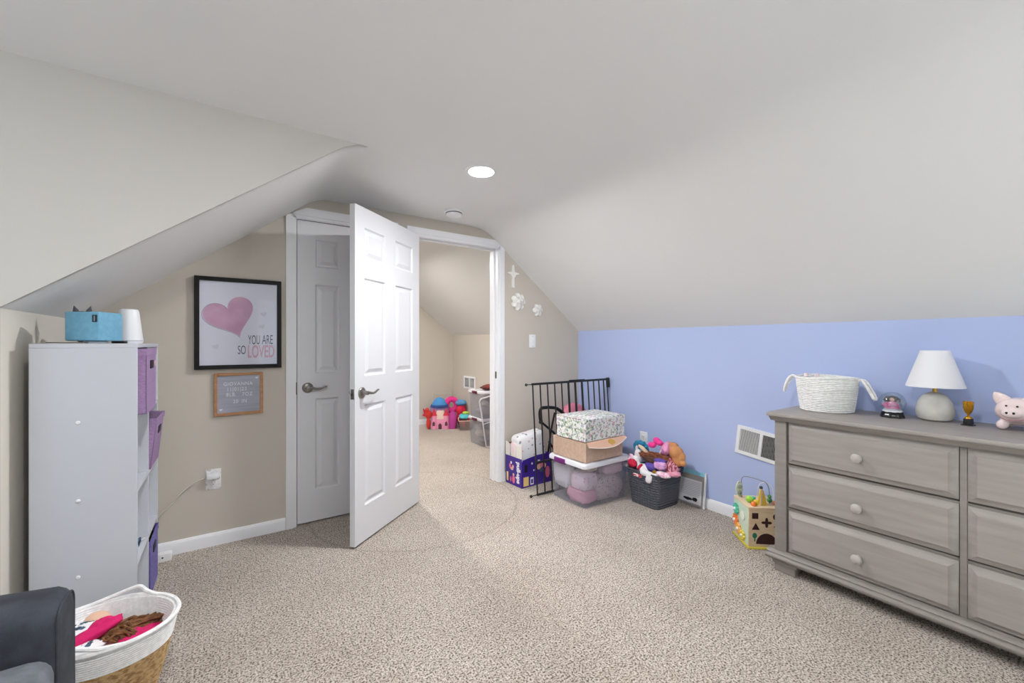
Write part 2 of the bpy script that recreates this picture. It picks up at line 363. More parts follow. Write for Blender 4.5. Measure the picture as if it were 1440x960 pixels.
# casing on the next-room side
b = MB(); b.box(D0-.07, D+.11, 0, D0-.005, D+.125, 2.08); b.box(D1+.005, D+.11, 0, D1+.07, D+.125, 2.0); struct('trim_9', b, TRIM)

# ------------------------------------------------------------------ six-panel doors
def panel_mesh(w, h):
    """moulded panel, front at local -y: sunk border, bevel, raised field"""
    rings = []
    for inset, dep in ((0, 0), (.009, .010), (.018, .010), (.040, .0015)):
        rings.append([(inset, dep, inset), (w-inset, dep, inset), (w-inset, dep, h-inset), (inset, dep, h-inset)])
    b = MB(); b.loft(rings, cap0=False); me = b.mesh(20); return me
def lever(parent, x, y, z, d, sgn, M):
    """lever set: rosette + curved lever pointing to +x*d"""
    root_b = MB(); mm = Matrix.Translation((x, y, z)) @ Matrix.Rotation(PI/2 if sgn < 0 else -PI/2, 4, 'X')
    root_b.lathe([(.034, 0), (.034, .004), (.031, .008), (.02, .011), (.013, .013), (.012, .03), (.0125, .045), (0, .047)], 24, M=mm)
    h = obj('door_handle', root_b, NICKEL, parent)
    b = MB(); yy = y+sgn*.042
    pts = spline([(x, yy, z), (x+d*.025, yy, z-.001), (x+d*.05, yy, z-.006), (x+d*.075, yy, z-.003), (x+d*.098, yy, z+.008), (x+d*.112, yy, z+.009)], 5)
    n = len(pts); b.tube(pts, [.0095-.0045*i/n for i in range(n)], 8); obj('lever', b, NICKEL, h)
ROWS = [(.222, .830), (1.003, 1.594), (1.712, 1.898)]
def six_panel(nm, wd, cols, z0, z1, t, loc, rot, handle_x, hd, label):
    root = bpy.data.objects.new(nm, None); C.objects.link(root); root.location = loc; root.rotation_euler = (0, 0, rot); root['kind'] = 'structure'; root['label'] = label
    b = MB()
    xs = [0]+[v for c in cols for v in c]+[wd]
    for i in range(0, len(xs), 2): b.box(xs[i], 0, z0, xs[i+1], t, z1)
    zs = [z0]+[v for r in ROWS for v in r]+[z1]
    for c in cols:
        for i in range(0, len(zs), 2): b.box(c[0], 0, zs[i], c[1], t, zs[i+1])
    bmesh.ops.remove_doubles(b.bm, verts=b.bm.verts, dist=1e-5)
    obj('slab', b, DOOR, root)
    for c in cols:
        for r in ROWS:
            me = panel_mesh(c[1]-c[0], r[1]-r[0]); obj('panel', me, DOOR, root, (c[0], 0, r[0]))
            back = obj('panel', me.copy(), DOOR, root, (c[1], t, r[0]), (0, 0, PI))
    lever(root, handle_x, 0, .905, hd, -1, None)
    if nm == 'door_2': lever(root, handle_x, t, .905, hd, 1, None)
    return root
# closet door, closed
cl = six_panel('door_1', .606, [(.108, .262), (.344, .498)], .012, 2.012, .035, (C0+.004, D+.004, 0), 0, .062, 1, 'closed white six panel closet door beside the framed heart print')
# the open door: from the latch edge towards the hinge at the doorway's left jamb
ang = math.atan2(2.985-2.517, 1.19-.61)
op = six_panel('door_2', .745, [(.09, .307), (.425, .65)], .012, 2.017, .035, (.61, 2.517, 0), ang, .062, 1, 'white six panel door standing open with lever handle')
b = MB(); b.box(-.0015, .006, .872, .001, .029, .932, .001, 1); lp = obj('latch_plate', b, NICKEL, op)
b = MB(); b.box(-.011, .012, .893, 0, .023, .911, .003); obj('latch_bolt', b, DARKMETAL, lp)
for z in (.25, 1.0, 1.78):
    b = MB(); b.lathe([(.006, 0), (.006, .09)], 10, (.752, .034, z)); b.box(.735, .034, z, .752, .037, z+.09); obj('hinge', b, NICKEL, op)
for z in (.905,):
    b = MB(); b.lathe([(.006, -.04), (.006, .04)], 10, (C0-.004, D-.004, z)); obj('hinge', b, DARKMETAL, cl, (-C0-.004, -D-.004, 0))

# ------------------------------------------------------------------ ceiling fixtures
LEDM = mat('led_diffuser', (255, 252, 246), .4, emit=14)
def downlight(x, y, label, power=LED_POWER, col=(.97, .985, 1)):
    t = thing('recessed_light', label, 'ceiling light', (x, y, HC), 0, 'recessed ceiling lights')
    b = MB(); b.lathe([(.072, -.004), (.088, -.005), (.092, -.002), (.092, .0), (.072, .0)], 40, ring=True); obj('trim_ring', b, WHITEP, t)
    b = MB(); b.lathe([(0, -.003), (.072, -.004), (.072, .0), (0, .0)], 40); obj('diffuser', b, LEDM, t)
    o = area('downlight_lamp', (0, 0, -.012), (0, 0, 0), .14, .14, power, col, 'DISK'); o.parent = t
    l = o.data; l.use_nodes = True; nt = l.node_tree; em = nt.nodes['Emission']            # lamp dimmed at short range to keep close surfaces from clipping
    fo = nt.nodes.new('ShaderNodeLightFalloff'); fo.inputs['Strength'].default_value = 1; fo.inputs['Smooth'].default_value = 1.1
    nt.links.new(fo.outputs['Quadratic'], em.inputs['Strength'])
downlight(1.185, 2.045, 'lit round recessed ceiling light above the open white door')
downlight(.10, .36, 'lit round recessed ceiling light in the dormer beside the armchair', LED_POWER*.85)
downlight(1.185, -1.0, 'added unseen recessed ceiling light nearest the gable window', LED_POWER*.15)  # unseen lamp behind the camera, added for its light
downlight(1.25, 4.35, 'lit round recessed ceiling light in the next room', LED_POWER*1.6, (1, .99, .97))
t = thing('smoke_detector', 'round white smoke detector on the ceiling above the doorway', 'smoke detector', (1.376, 2.776, HC))
b = MB(); b.lathe([(0, 0), (.072, 0), (.072, -.010), (.066, -.014), (0, -.014)], 36); obj('base', b, WHITEP, t)
b = MB(); b.lathe([(.058, -.012), (.058, -.020), (.055, -.034), (.045, -.040), (0, -.042)], 36); obj('cover', b, WHITEP, t)
b = MB(); b.lathe([(.060, -.014), (.0605, -.018), (.060, -.021)], 36); obj('vent_slot', b, mat('grey_slot', (120, 120, 124), .6), t)

# ------------------------------------------------------------------ wall decor on the back wall
t = thing('framed_print', 'black framed print with a pink heart and YOU ARE SO LOVED lettering', 'picture', (.0595, D, 1.32))
FB = mat('black_frame', (22, 20, 20), .5, spec=.25); PAPER = mat('art_paper', (226, 228, 236), .35)
hw, hh, fw = .2215, .2735, .024
b = MB()
b.box(-hw, -.030, -hh, -hw+fw, 0, hh, .002, 1); b.box(hw-fw, -.030, -hh, hw, 0, hh, .002, 1); b.box(-hw+fw, -.0295, -hh, hw-fw, 0, -hh+fw, .002, 1); b.box(-hw+fw, -.0295, hh-fw, hw-fw, 0, hh, .002, 1)
obj('frame', b, FB, t)
b = MB(); b.box(-hw+fw*.8, -.016, -hh+fw*.8, hw-fw*.8, -.004, hh-fw*.8); pr = obj('print', b, PAPER, t)
def heart(cx, cz, s, rot=0, n=48):
    pts = []
    for i in range(n):
        a = 2*PI*i/n; x = 16*math.sin(a)**3; z = 13*math.cos(a)-5*math.cos(2*a)-2*math.cos(3*a)-math.cos(4*a)
        x, z = x/17*s, z/17*s; pts.append((cx+x*math.cos(rot)-z*math.sin(rot), cz+x*math.sin(rot)+z*math.cos(rot)))
    return pts
PINKH = mat('watercolour_pink', (222, 176, 200), .5, c2=(196, 148, 180), vs=9, lo=.3, hi=.7)
INK = mat('slate_ink', (74, 84, 104), .6); INKP = mat('rose_ink', (214, 160, 180), .6, c2=(226, 184, 200), vs=60)
b = MB(); b.prism(heart(-.046, .046, .138, .36), 'y', -.0168, -.0155); obj('heart', b, PINKH, pr)
b = MB(); hp = heart(-.049, .0445, .139, .36); b.tube([(x, -.0160, z) for x, z in hp[24:48]], .0011, 5); obj('heart_outline', b, INK, pr)
FAINT = mat('faint_heart_print', (214, 210, 222), .6)
for x, z in ((.125, .062), (.115, -.015), (-.12, -.14)):
    b = MB(); b.prism(heart(x, z, .018, .2), 'y', -.0165, -.0155); obj('small_heart', b, FAINT, pr)
def put(me, M): me.transform(M); return me
for wd_, x, z, ww, hh_, m in (('YOU', .073, -.098, .062, .056, INK), ('ARE', .145, -.096, .058, .056, INK), ('SO', .010, -.160, .040, .052, INK), ('LOVED', .112, -.170, .142, .080, INKP)):
    obj('lettering', put(fit(wd_, ww, hh_, .0004, .002 if m is INKP else 0), FACE_NY(x, -.0167, z)), m, pr)
b = MB(); b.box(-hw+fw, -.0205, -hh+fw, hw-fw, -.0195, hh-fw); obj('glazing', b, clear_mat('picture_glass', (250, 250, 252), .03, .0, .04), t)

t = thing('letter_board', 'small wooden framed letter board with white letters on grey felt', 'letter board', (.056, D, .8935))
OAK = mat('honey_oak', (186, 136, 92), .5, c2=(166, 116, 76), vs=6, stretch=(4, 4, 14))
hw, hh, fw = .125, .1275, .016; b = MB()
b.box(-hw, -.020, -hh, -hw+fw, 0, hh, .0015, 1); b.box(hw-fw, -.020, -hh, hw, 0, hh, .0015, 1); b.box(-hw+fw, -.020, -hh, hw-fw, 0, -hh+fw, .0015, 1); b.box(-hw+fw, -.020, hh-fw, hw-fw, 0, hh, .0015, 1)
obj('frame', b, OAK, t)
FELT = mat('grey_felt', (180, 182, 196), .95, c2=(166, 168, 182), vs=5, stretch=(1, 1, 14), bump=.3, bs=300)
b = MB()
for k in range(48):
    z = -hh+fw+.0049*k; b.box(-hw+fw*.7, -.0105, z, hw-fw*.7, -.003, z+.0045)
obj('felt_board', b, FELT, t)
for s_, x, z, sz in (('GIOVANNA', -.005, .060, .030), ('11|01|23', -.012, .028, .030), ('8LB.', -.040, -.004, .030), ('7OZ', .042, -.004, .030), ('20', -.018, -.047, .030), ('IN', .026, -.047, .030)):
    obj('lettering', put(text(s_, sz, .0012, .85, 0, 1.15), FACE_NY(x, -.0117, z)), WHITEP, t)
for x, z in ((.092, .094), (-.092, -.092)):
    b = MB(); b.prism(heart(x, z, .0085, 0, 24), 'y', -.014, -.0105); obj('heart_pin', b, WHITEP, t)

def wall_plate(nm, label, cat, loc, rot, m, kind):
    t = thing(nm, label, cat, loc, rot)
    b = MB(); b.box(-.0375, -.006, -.0605, .0375, 0, .0605, .003, 2); obj('plate', b, m, t)
    if kind == 'switch':
        b = MB(); b.box(-.006, -.007, -.012, .006, -.005, .012, .0008, 1); b.box(-.004, -.016, -.002, .004, -.005, .007, .001, 1, M=Matrix.Rotation(.35, 4, 'X')); obj('toggle', b, WHITEP, t)
    else:
        for z in (-.021, .021):
            b = MB(); b.box(-.016, -.0085, z-.014, .016, -.005, z+.014, .004, 2); f = obj('receptacle', b, m, t)
            b = MB(); b.box(-.0075, -.0092, z-.002, -.0055, -.008, z+.007); b.box(.0055, -.0092, z-.001, .0075, -.008, z+.006); b.lathe([(.0022, 0), (.0022, .0009)], 8, M=Matrix.Translation((0, -.0083, z-.007)) @ Matrix.Rotation(PI/2, 4, 'X')); obj('slot', b, BLACKM, f)
    for z in ((-.045, .045) if kind == 'switch' else (0,)):
        b = MB(); b.lathe([(.003, 0), (.0025, .001), (0, .0012)], 10, M=Matrix.Translation((0, -.006, z)) @ Matrix.Rotation(PI/2, 4, 'X')); obj('screw', b, NICKEL, t)
    return t
wall_plate('light_switch', 'white toggle light switch below the small white wall flower', 'light switch', (2.303, D, 1.22), 0, WHITEP, 'switch')
MARBLE = mat('marbled_plate', (236, 234, 234), .4, c2=(120, 116, 118), vs=55, lo=.55, hi=.72, detail=6)
wall_plate('wall_outlet', 'marbled wall outlet under the letter board with a plug in it', 'outlet', (-.072, D, .394), 0, MARBLE, 'outlet')
wall_plate('wall_outlet', 'plain white outlet on the blue wall above the toy hamper', 'outlet', (W, 2.257, .40), -PI/2, WHITEP, 'outlet')
t = thing('plug_adapter', 'white plug with pale cord in the marbled outlet', 'plug', (-.072, D-.0095, .415))
b = MB(); b.box(-.034, -.03, -.014, .028, 0, .018, .005, 2); obj('adapter', b, WHITEP, t)
b = MB(); b.tube(spline([(-.034, -.016, .0), (-.09, -.012, -.020), (-.145, -.010, -.066), (-.20, -.012, -.13), (-.26, -.01, -.195), (-.33, -.012, -.28), (-.36, -.012, -.37)], 6), .0028, 6); obj('cord', b, mat('clear_cord', (226, 222, 210), .4), t)
t = thing('junction_box', 'small white cable box on the carpet against the baseboard', 'cable box', (-.285, 2.985, 0))
b = MB(); b.box(-.06, -.022, 0, .026, .022, .042, .003); obj('housing', b, WHITEP, t)
b = MB(); b.lathe([(.0045, 0), (.0045, .001), (0, .001)], 12, M=Matrix.Translation((-.012, -.0215, .024)) @ Matrix.Rotation(PI/2, 4, 'X')); obj('port', b, BLACKM, t)
# cross and ceramic flowers
CERAM = mat('white_ceramic', (238, 236, 232), .35)
t = thing('wall_cross', 'small white cross hanging right of the doorway', 'cross', (2.087, D, 1.80))
def arm(x0, z0, x1, z1, w0, w1):
    d = Vector((x1-x0, 0, z1-z0)); n = Vector((-d.z, 0, d.x)).normalized(); p = []
    return [(x0+n.x*w0, z0+n.z*w0), (x0-n.x*w0, z0-n.z*w0), (x1-n.x*w1, z1-n.z*w1), (x1+n.x*w1, z1+n.z*w1)]
b = MB(); b.prism(arm(0, -.105, 0, .02, .012, .010), 'y', -.012, 0); b.prism(arm(0, -.109, 0, -.100, .016, .013), 'y', -.013, 0); obj('stem', b, CERAM, t)
b = MB(); b.prism([(-.008, .05), (-.014, .03), (-.055, .026), (-.058, .016), (-.030, .010), (-.012, -.018), (.012, -.018), (.030, .010), (.058, .014), (.055, .024), (.014, .03), (.008, .05), (.005, .092), (-.005, .092)], 'y', -.016, 0); obj('arms', b, CERAM, t)
def flower(x, z, R, label, rows):
    t = thing('ceramic_flower', label, 'wall flower', (x, D, z), 0, 'white ceramic wall flowers')
    b = MB(); b.lathe([(R*.75, 0), (R*.7, .012), (0, .014)], 20, M=Matrix.Rotation(PI/2, 4, 'X')); obj('backing', b, CERAM, t)
    for k, (n, rr, sz, h) in enumerate(rows):
        for i in range(n):
            a = 2*PI*i/n+k*.5; b = MB()
            M = Matrix.Translation((rr*R*math.cos(a), -h, rr*R*math.sin(a))) @ Matrix.Rotation(-a, 4, 'Y') @ Matrix.Rotation(.5, 4, 'Z')
            b.lathe([(0, -.2*sz*R), (sz*R*.6, -.1*sz*R), (sz*R, .35*sz*R), (sz*R*.92, .38*sz*R), (sz*R*.55, .05*sz*R), (0, -.05*sz*R)], 12, M=M @ Matrix.Rotation(PI/2, 4, 'X'))
            obj('petal', b, CERAM, t)
    b = MB(); b.ell((0, -rows[-1][3]-.004, 0), R*.16, u=10, v=8); obj('centre', b, CERAM, t)
flower(2.140, 1.573, .074, 'larger white ceramic flower on the wall under the cross', [(7, .72, .34, .012), (5, .40, .32, .022), (3, .16, .26, .030)])
flower(2.360, 1.506, .054, 'smaller white ceramic flower on the wall above the light switch', [(6, .68, .40, .011), (4, .30, .36, .019)])

# ------------------------------------------------------------------ cube shelf on the left
CX0, CX1, CY0, CY1 = -.583, -.295, 2.18, 2.765
t = thing('cube_shelf', 'tall white two column cube shelf against the left knee wall', 'shelf', (CX0, CY0, 0))
dw, dd, H = CY1-CY0, CX1-CX0, 1.199; p = .016
def bx(nm, *a, par=t, m=LAM, r=.0012):
    b = MB(); b.box(*a, r, 1); return obj(nm, b, m, par)
sp_ = bx('side_panel', 0, 0, 0, dd, p, H-p); bx('side_panel', 0, dw-p, 0, dd, dw, H-p); bx('top_panel', 0, 0, H-p, dd+.002, dw, H); bx('bottom_panel', 0, p, .018, dd, dw-p, .034)
bx('back_panel', .002, p, .034, .006, dw-p, H-p); bx('divider', .006, dw/2-.008, .034, dd-.001, dw/2+.008, H-p)
for z in (.327, .618, .908):
    bx('shelf', .006, p, z-.008, dd-.001, dw/2-.008, z+.008); bx('shelf', .006, dw/2+.008, z-.008, dd-.001, dw-p, z+.008)
for z in (.906, .616, .334):
    b = MB(); b.lathe([(.0065, 0), (.0065, .004), (.005, .0065), (0, .007)], 14, M=Matrix.Translation((.124, 0, z)) @ Matrix.Rotation(PI/2, 4, 'X')); obj('screw_cap', b, WHITEP, sp_)
def fabric_bin(label, loc, rot, m, w=.262, d=.26, h=.262, squash=0):
    t = thing('fabric_bin', label, 'storage bin', loc, rot, 'fabric bins in the cube shelf')
    b = MB(); k = .003                                   # open box: front is +x
    b.box(d-k, -w/2, 0, d, w/2, h-.001, .001, 1); b.box(0, -w/2, 0, k, w/2, h, .001, 1); b.box(0, -w/2, 0, d, -w/2+k, h, .001, 1); b.box(0, w/2-k, 0, d, w/2, h, .001, 1); b.box(0, -w/2, 0, d, w/2, k)
    bd = obj('body', b, m, t)
    b = MB(); b.box(d-.001, -w/2-.001, h-.028, d+.003, w/2+.001, h, .0015, 1); b.box(-.003, -w/2-.002, h-.028, d+.003, -w/2, h, .0008, 1); b.box(-.003, w/2, h-.028, d+.003, w/2+.002, h, .0008, 1); obj('hem', b, m, t)
    b = MB(); b.box(d-.0005, -.036, h-.085, d+.0035, .036, h-.050, .0015, 1); obj('handle_opening', b, DARKIN, t)
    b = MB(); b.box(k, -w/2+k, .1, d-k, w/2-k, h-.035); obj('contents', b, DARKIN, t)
    return t
t = fabric_bin('lilac fabric bin in the top row of the cube shelf', (-.530, 2.330, .917), 0, LILAC, .254)
b = MB(); b.prism(heart(0, 0, .016, .3, 20), 'x', .263, .265); obj('heart_tag', b, mat('pink_tag', (226, 178, 200), .8), t, (0, .07, .197))
fabric_bin('lilac fabric bin tipping out of the second shelf row', (-.540, 2.617, .652), (0, .10, 0), LILAC, .252, .25, .232)
fabric_bin('violet fabric bin in the bottom row of the cube shelf', (-.543, 2.617, .0345), (0, 0, .0), LILACBLUE, .25, .25, .262)
t = thing('shelf_gadget', 'small blue clear gadget with white cord on the lower shelf', 'gadget', (-.335, 2.345, .3355))
b = MB(); b.box(-.02, -.016, 0, .02, .016, .045, .006, 2, M=Matrix.Rotation(.4, 4, 'Z')); obj('body', b, mat('ice_blue_plastic', (150, 180, 205), .2, coat=.5), t)
b = MB(); b.tube([(.023+.002*math.cos(a*.5), .014*math.cos(a)+.008, .022+.016*math.sin(a)) for a in [2*PI*i/16 for i in range(16)]], .003, 6, True); obj('ring', b, mat('navy_plastic', (40, 62, 100), .3), t)
b = MB(); b.tube(spline([(.015, .02, .01), (.03, .05, .015), (.03, .09, .004), (.02, .11, .003)], 5), .002, 6); obj('cord', b, WHITEP, t)
# things on top of the shelf
t = thing('cube_speaker', 'light blue padded cube speaker on the white shelf', 'speaker', (-.432, 2.285, 1.1995), -.50)
SKY = mat('sky_blue_fabric', (122, 178, 205), .85, c2=(112, 168, 196), vs=60, bump=.15, bs=600)
b = MB(); b.box(-.064, -.056, .010, .056, .056, .122, .006, 3); obj('body', b, SKY, t)
b = MB(); b.lathe([(.036, .0), (.036, .006), (.030, .010), (0, .010)], 24); obj('charging_base', b, WHITEP, t)
b = MB(); b.box(.034, -.0585, .082, .052, -.0555, .110, .001, 1); tb = obj('fabric_tab', b, mat('navy_tab', (36, 52, 66), .8), t)
b = MB(); b.box(.0415, -.0592, .086, .0445, -.0583, .106); obj('stitching', b, mat('grey_thread', (150, 160, 165), .8), tb)
t = thing('cat_figurine', 'grey cat eared figurine peeking behind the blue speaker', 'figurine', (-.495, 2.41, 1.1995))
GREYF = mat('dark_grey_figure', (84, 84, 92), .7)
obj('body', blob([((0, 0, .045), (.026, .022, .045)), ((0, 0, .108), (.028, .024, .026))], .004), GREYF, t)
for s_ in (-1, 1):
    b = MB(); b.lathe([(.011, 0), (.008, .014), (.0005, .032)], 10, M=Matrix.Translation((s_*.017, 0, .124)) @ Matrix.Rotation(s_*.25, 4, 'Y'), sy=.6); obj('ear', b, GREYF, t)
t = thing('white_humidifier', 'white tapered night light on the shelf beside the blue speaker', 'night light', (-.356, 2.44, 1.1995))
b = MB(); b.lathe([(0, 0), (.043, 0), (.047, .008), (.046, .02), (.0335, .135), (.030, .147), (.024, .149), (0, .147)], 32); obj('body', b, WHITEP, t)
b = MB(); b.lathe([(.0472, .010), (.0476, .012), (.0472, .014)], 32); obj('seam', b, mat('seam_grey', (190, 190, 194), .5), t)
b = MB(); b.tube(spline([(-.56, 2.26, 1.2025), (-.52, 2.22, 1.2025), (-.49, 2.235, 1.2025), (-.44, 2.215, 1.2025)], 6), .0025, 6); tag(obj('power_cable', b, mat('grey_cable', (120, 116, 112), .5)), 'thin grey power cable lying on top of the white shelf', 'cable')
t = thing('phone_charger', 'black flat charger on the shelf under the night light', 'charger', (-.372, 2.345, 1.1995), -.3)
b = MB(); b.box(-.022, -.012, 0, .022, .012, .010, .002); obj('body', b, BLACKM, t)

# ------------------------------------------------------------------ armchair bottom left
t = thing('armchair', 'charcoal fabric armchair in the corner beside the rope basket', 'armchair', (-.31, 1.463, 0))
def arm_b(y0, y1):
    b = MB(); rings = []
    for x, zt, ins in ((0.0, .617, .022), (-.004, .618, .012), (-.012, .619, .005), (-.026, .621, 0), (-.15, .634, 0), (-.40, .660, 0), (-.62, .69, 0)):
        q = rrect(y0, .12, y1, zt, .042, 7)
        q = [(y0+(y-y0)*(1-2*ins/(y1-y0))+ins, z-(ins if z > .4 else 0)) for y, z in q]
        rings.append([(x, y, z) for y, z in q])
    b.loft(rings); return b
obj('arm', arm_b(-.147, 0), CHAR, t); obj('arm', arm_b(-.85, -.703), CHAR, t)
b = MB(); b.box(-.62, -.703, .12, -.015, -.147, .38, .02, 3); obj('base', b, CHAR, t)
b = MB(); b.box(-.60, -.700, .385, .005, -.150, .535, .04, 4); obj('seat_cushion', b, mat('grey_cushion_fabric', (112, 116, 122), .95, c2=(96, 100, 106), vs=30, bump=.3, bs=420), t)
b = MB(); b.box(-.78, -.85, .12, -.60, 0, .96, .05, 4); obj('backrest', b, CHAR, t)
b = MB(); b.tube([(-.003, y, z) for y, z in rrect(-.135, .135, -.012, .606, .034, 6)], .0025, 6, True); obj('piping', b, CHAR, t)
for x in (-.05, -.70):
    for y in (-.06, -.79):
        b = MB(); b.lathe([(.014, 0), (.024, .12)], 12, (x, y, 0)); obj('leg', b, mat('dark_wood_leg', (50, 36, 28), .4), t)

# ------------------------------------------------------------------ rope basket bottom left
def coil_profile(r0, r1, z0, z1, n, amp):
    pr = []
    for i in range(n):
        for k in range(4):
            f = (i+k/4)/n; zz = z0+(z1-z0)*f; pr.append((r0+(r1-r0)*f+amp*math.sin(PI*(k+.5)/4), zz))
    return pr
def rope_basket(t, rb, rt, h, n, amp, m, zsplit=0, m2=None, sx=1, sy=1, seg=48, curve=0):
    def rad(z): f = z/h; return rb+(rt-rb)*(f**.75 if curve else f)
    def wall(z0, z1, n):
        pr = []
        for i in range(n):
            for k in range(4):
                f = (i+k/4)/n; z = z0+(z1-z0)*f; pr.append((rad(z)+amp*math.sin(PI*(k+.3)/4), z))
        pr.append((rad(z1)-.004, z1))
        inner = [(rad(z0+(z1-z0)*(1-i/(2*n)))-.009-amp*math.sin(PI*((i % 2)+.3)/2)*.8, z0+(z1-z0)*(1-i/(2*n))) for i in range(2*n+1)]
        return pr+inner
    if zsplit:
        b = MB(); b.lathe([(0, 0), (rb, 0)]+wall(.002, zsplit, max(3, int(n*zsplit/h)))+[(0, .006)], seg, sx=sx, sy=sy); obj('jute_base', b, m2, t)
        b = MB(); b.lathe(wall(zsplit, h, int(n*(1-zsplit/h))), seg, sx=sx, sy=sy, ring=True); return obj('body', b, m, t)
    b = MB(); b.lathe([(0, 0), (rb, 0)]+wall(.002, h, n)+[(0, .006)], seg, sx=sx, sy=sy); return obj('body', b, m, t)
t = thing('rope_basket', 'oval white rope basket with jute base holding dolls beside the armchair', 'basket', (-.325, 1.835, 0), -.35)
rope_basket(t, .095, .178, .30, 46, .004, ROPE, .222, JUTE, 1.05, .88, 56, 1)
b = MB(); b.tube([(.180*1.05*math.cos(a), .180*.88*math.sin(a), .302) for a in [2*PI*i/56 for i in range(56)]], .007, 8, True); obj('rim', b, ROPE, t)
for a0 in (1.50, 1.50+PI):
    b = MB(); b.tube(spline([(.178*1.05*math.cos(a0+d), .178*.88*math.sin(a0+d), .302+z) for d, z in ((-.34, 0), (-.22, .004), (-.10, .014), (.0, .030), (.14, .026), (.45, .010), (.75, 0))], 5), .0068, 8); obj('handle', b, ROPE, t)
    b = MB(); pts = [(.178*1.05*math.cos(a0+d), .178*.88*math.sin(a0+d), .302+z) for d, z in ((-.5, .003), (-.15, .022), (0, .030))]
HAIR = mat('brown_yarn_hair', (96, 58, 34), .8, c2=(140, 92, 52), vs=50, bump=.5, bs=200)
FUCH = mat('fuchsia_cloth', (216, 24, 104), .85, c2=(196, 14, 92), vs=20, bump=.2, bs=300)
PAISLEY = spot_mat('white_teal_print', (236, 234, 236), [(30, 60, 80), (40, 80, 96), (70, 90, 110)], 40, .38)
SKIN = mat('doll_skin', (226, 184, 158), .6)
def yarn(t, c, n, L, r, m, dirv, spread, seed, droop=.05, name='hair'):
    random.seed(seed); b = MB()
    for i in range(n):
        s_ = Vector(c)+Vector((random.uniform(-1, 1), random.uniform(-1, 1), random.uniform(-.4, .6)))*spread
        d = Vector(dirv)*L*random.uniform(.7, 1.15)
        k = Vector((random.uniform(-1, 1), random.uniform(-1, 1), random.uniform(-.6, .8)))*spread*.7
        pts = spline([s_, s_+d*.33+k*.6, s_+d*.66-k*.5, s_+d+Vector((0, 0, -droop))], 4); b.tube(pts, r, 5)
    return obj(name, b, m, t)
t = thing('rag_doll', 'rag doll in fuchsia and white print lying in the rope basket', 'doll', (-.36, 1.885, .20))
b = MB(); b.lump((-.045, .03, .045), (.075, .065, .030), 3, .16, 2.0); obj('printed_dress', b, PAISLEY, t)
b = MB(); b.lump((-.01, -.02, .062), (.085, .024, .020), 5, .14, 2.6, (0, -.25, .35)); b.lump((.018, .005, .068), (.038, .030, .026), 6, .2, 2.6, (0, 0, .7)); obj('sash', b, FUCH, t)
obj('head', blob([((-.01, .085, .05), (.038, .034, .034)), ((-.02, .06, .04), (.02, .03, .02))], .006), SKIN, t)
yarn(t, (.03, -.01, .045), 26, .09, .004, HAIR, (.7, -.25, 0), .022, 2, .02)
b = MB(); b.lump((-.03, -.065, .035), (.07, .035, .024), 9, .15, 2.2, (0, 0, .5)); obj('printed_skirt', b, PAISLEY, t)
t = thing('yarn_doll', 'brown haired doll with pink cloth deeper in the rope basket', 'doll', (-.25, 1.86, .205))
b = MB(); b.lump((0, -.005, .012), (.075, .070, .024), 4, .2, 2.5); obj('pink_dress', b, FUCH, t)
yarn(t, (-.05, .04, .032), 34, .12, .0045, HAIR, (.95, .1, 0), .024, 7, .0)
obj('head', blob([((-.055, .02, .015), (.036, .034, .030)), ((-.03, .02, .01), (.02, .02, .02))], .006), SKIN, t)
b = MB(); b.lump((-.325, 1.84, .15), (.125, .105, .055), 2, .12, 2); tag(obj('baby_blanket', b, mat('mauve_fleece', (150, 96, 120), .95, bump=.4, bs=300)), 'mauve blanket under the dolls in the rope basket', 'blanket')

# ------------------------------------------------------------------ dresser
DX, DL, DR = 2.40, 1.04, -.39          # front face, left end (far), right end (near camera)
t = thing('dresser', 'long grey washed wooden six drawer dresser along the blue wall', 'dresser', (0, 0, 0))
BX = W-.022
def wb(nm, *a, par=t, m=WOODD, r=.003):
    b = MB(); b.box(*a, r, 2); return obj(nm, b, m, par)
b = MB()                                                   # top with stepped moulding below
b.box(DX-.038, DR-.026, .818, BX, DL+.026, .837, .004, 2); obj('top', b, WOOD, t)
b = MB(); b.prism([(DX-.030, .818), (DX-.030, .813), (DX-.014, .800), (DX-.012, .793), (DX+.02, .793), (DX+.02, .818)], 'y', DR-.016, DL+.016); obj('crown_moulding', b, WOODD, t)
wb('end_panel', DX, DL-.055, .10, BX, DL, .80); wb('end_panel', DX, DR, .10, BX, DR+.055, .80)
wb('back_panel', BX-.012, DR+.05, .10, BX, DL-.05, .80); wb('centre_post', DX+.010, .343, .10, DX+.40, .364, .80); wb('gap_shade_sheet', DX+.025, DR+.05, .10, DX+.04, DL-.05, .80, m=mat('painted_gap_shade', (84, 76, 70), .7))  # dark sheet behind the drawers: shade of the gaps put into its colour
for z in (.103, .339, .565, .793):
    wb('rail', DX+.021, DR+.05, z-.012, DX+.05, DL-.05, z+.002, m=WOODD)
KN = mat('knob_grey_wood', (176, 170, 164), .4)
def drawer(y0, y1, z0, z1, ks):
    w_, h_ = y1-y0, z1-z0; b = MB(); rings = []
    for ins, dep in ((0, .024), (0, .012), (.004, .010), (.024, -.006), (.027, -.010)):
        rings.append([(DX+dep, y0+ins, z0+ins), (DX+dep, y1-ins, z0+ins), (DX+dep, y1-ins, z1-ins), (DX+dep, y0+ins, z1-ins)])
    b.loft(rings); d = obj('drawer', b, WOOD, t)
    for yk in ks:
        b = MB(); b.lathe([(.0, 0), (.011, 0), (.009, .006), (.0085, .011), (.013, .016), (.0175, .024), (.016, .031), (.009, .036), (0, .037)], 24, M=Matrix.Translation((DX-.009, yk, (z0+z1)/2-.006)) @ Matrix.Rotation(-PI/2, 4, 'Y') @ Matrix.Scale(1.22, 4)); obj('knob', b, KN, d)
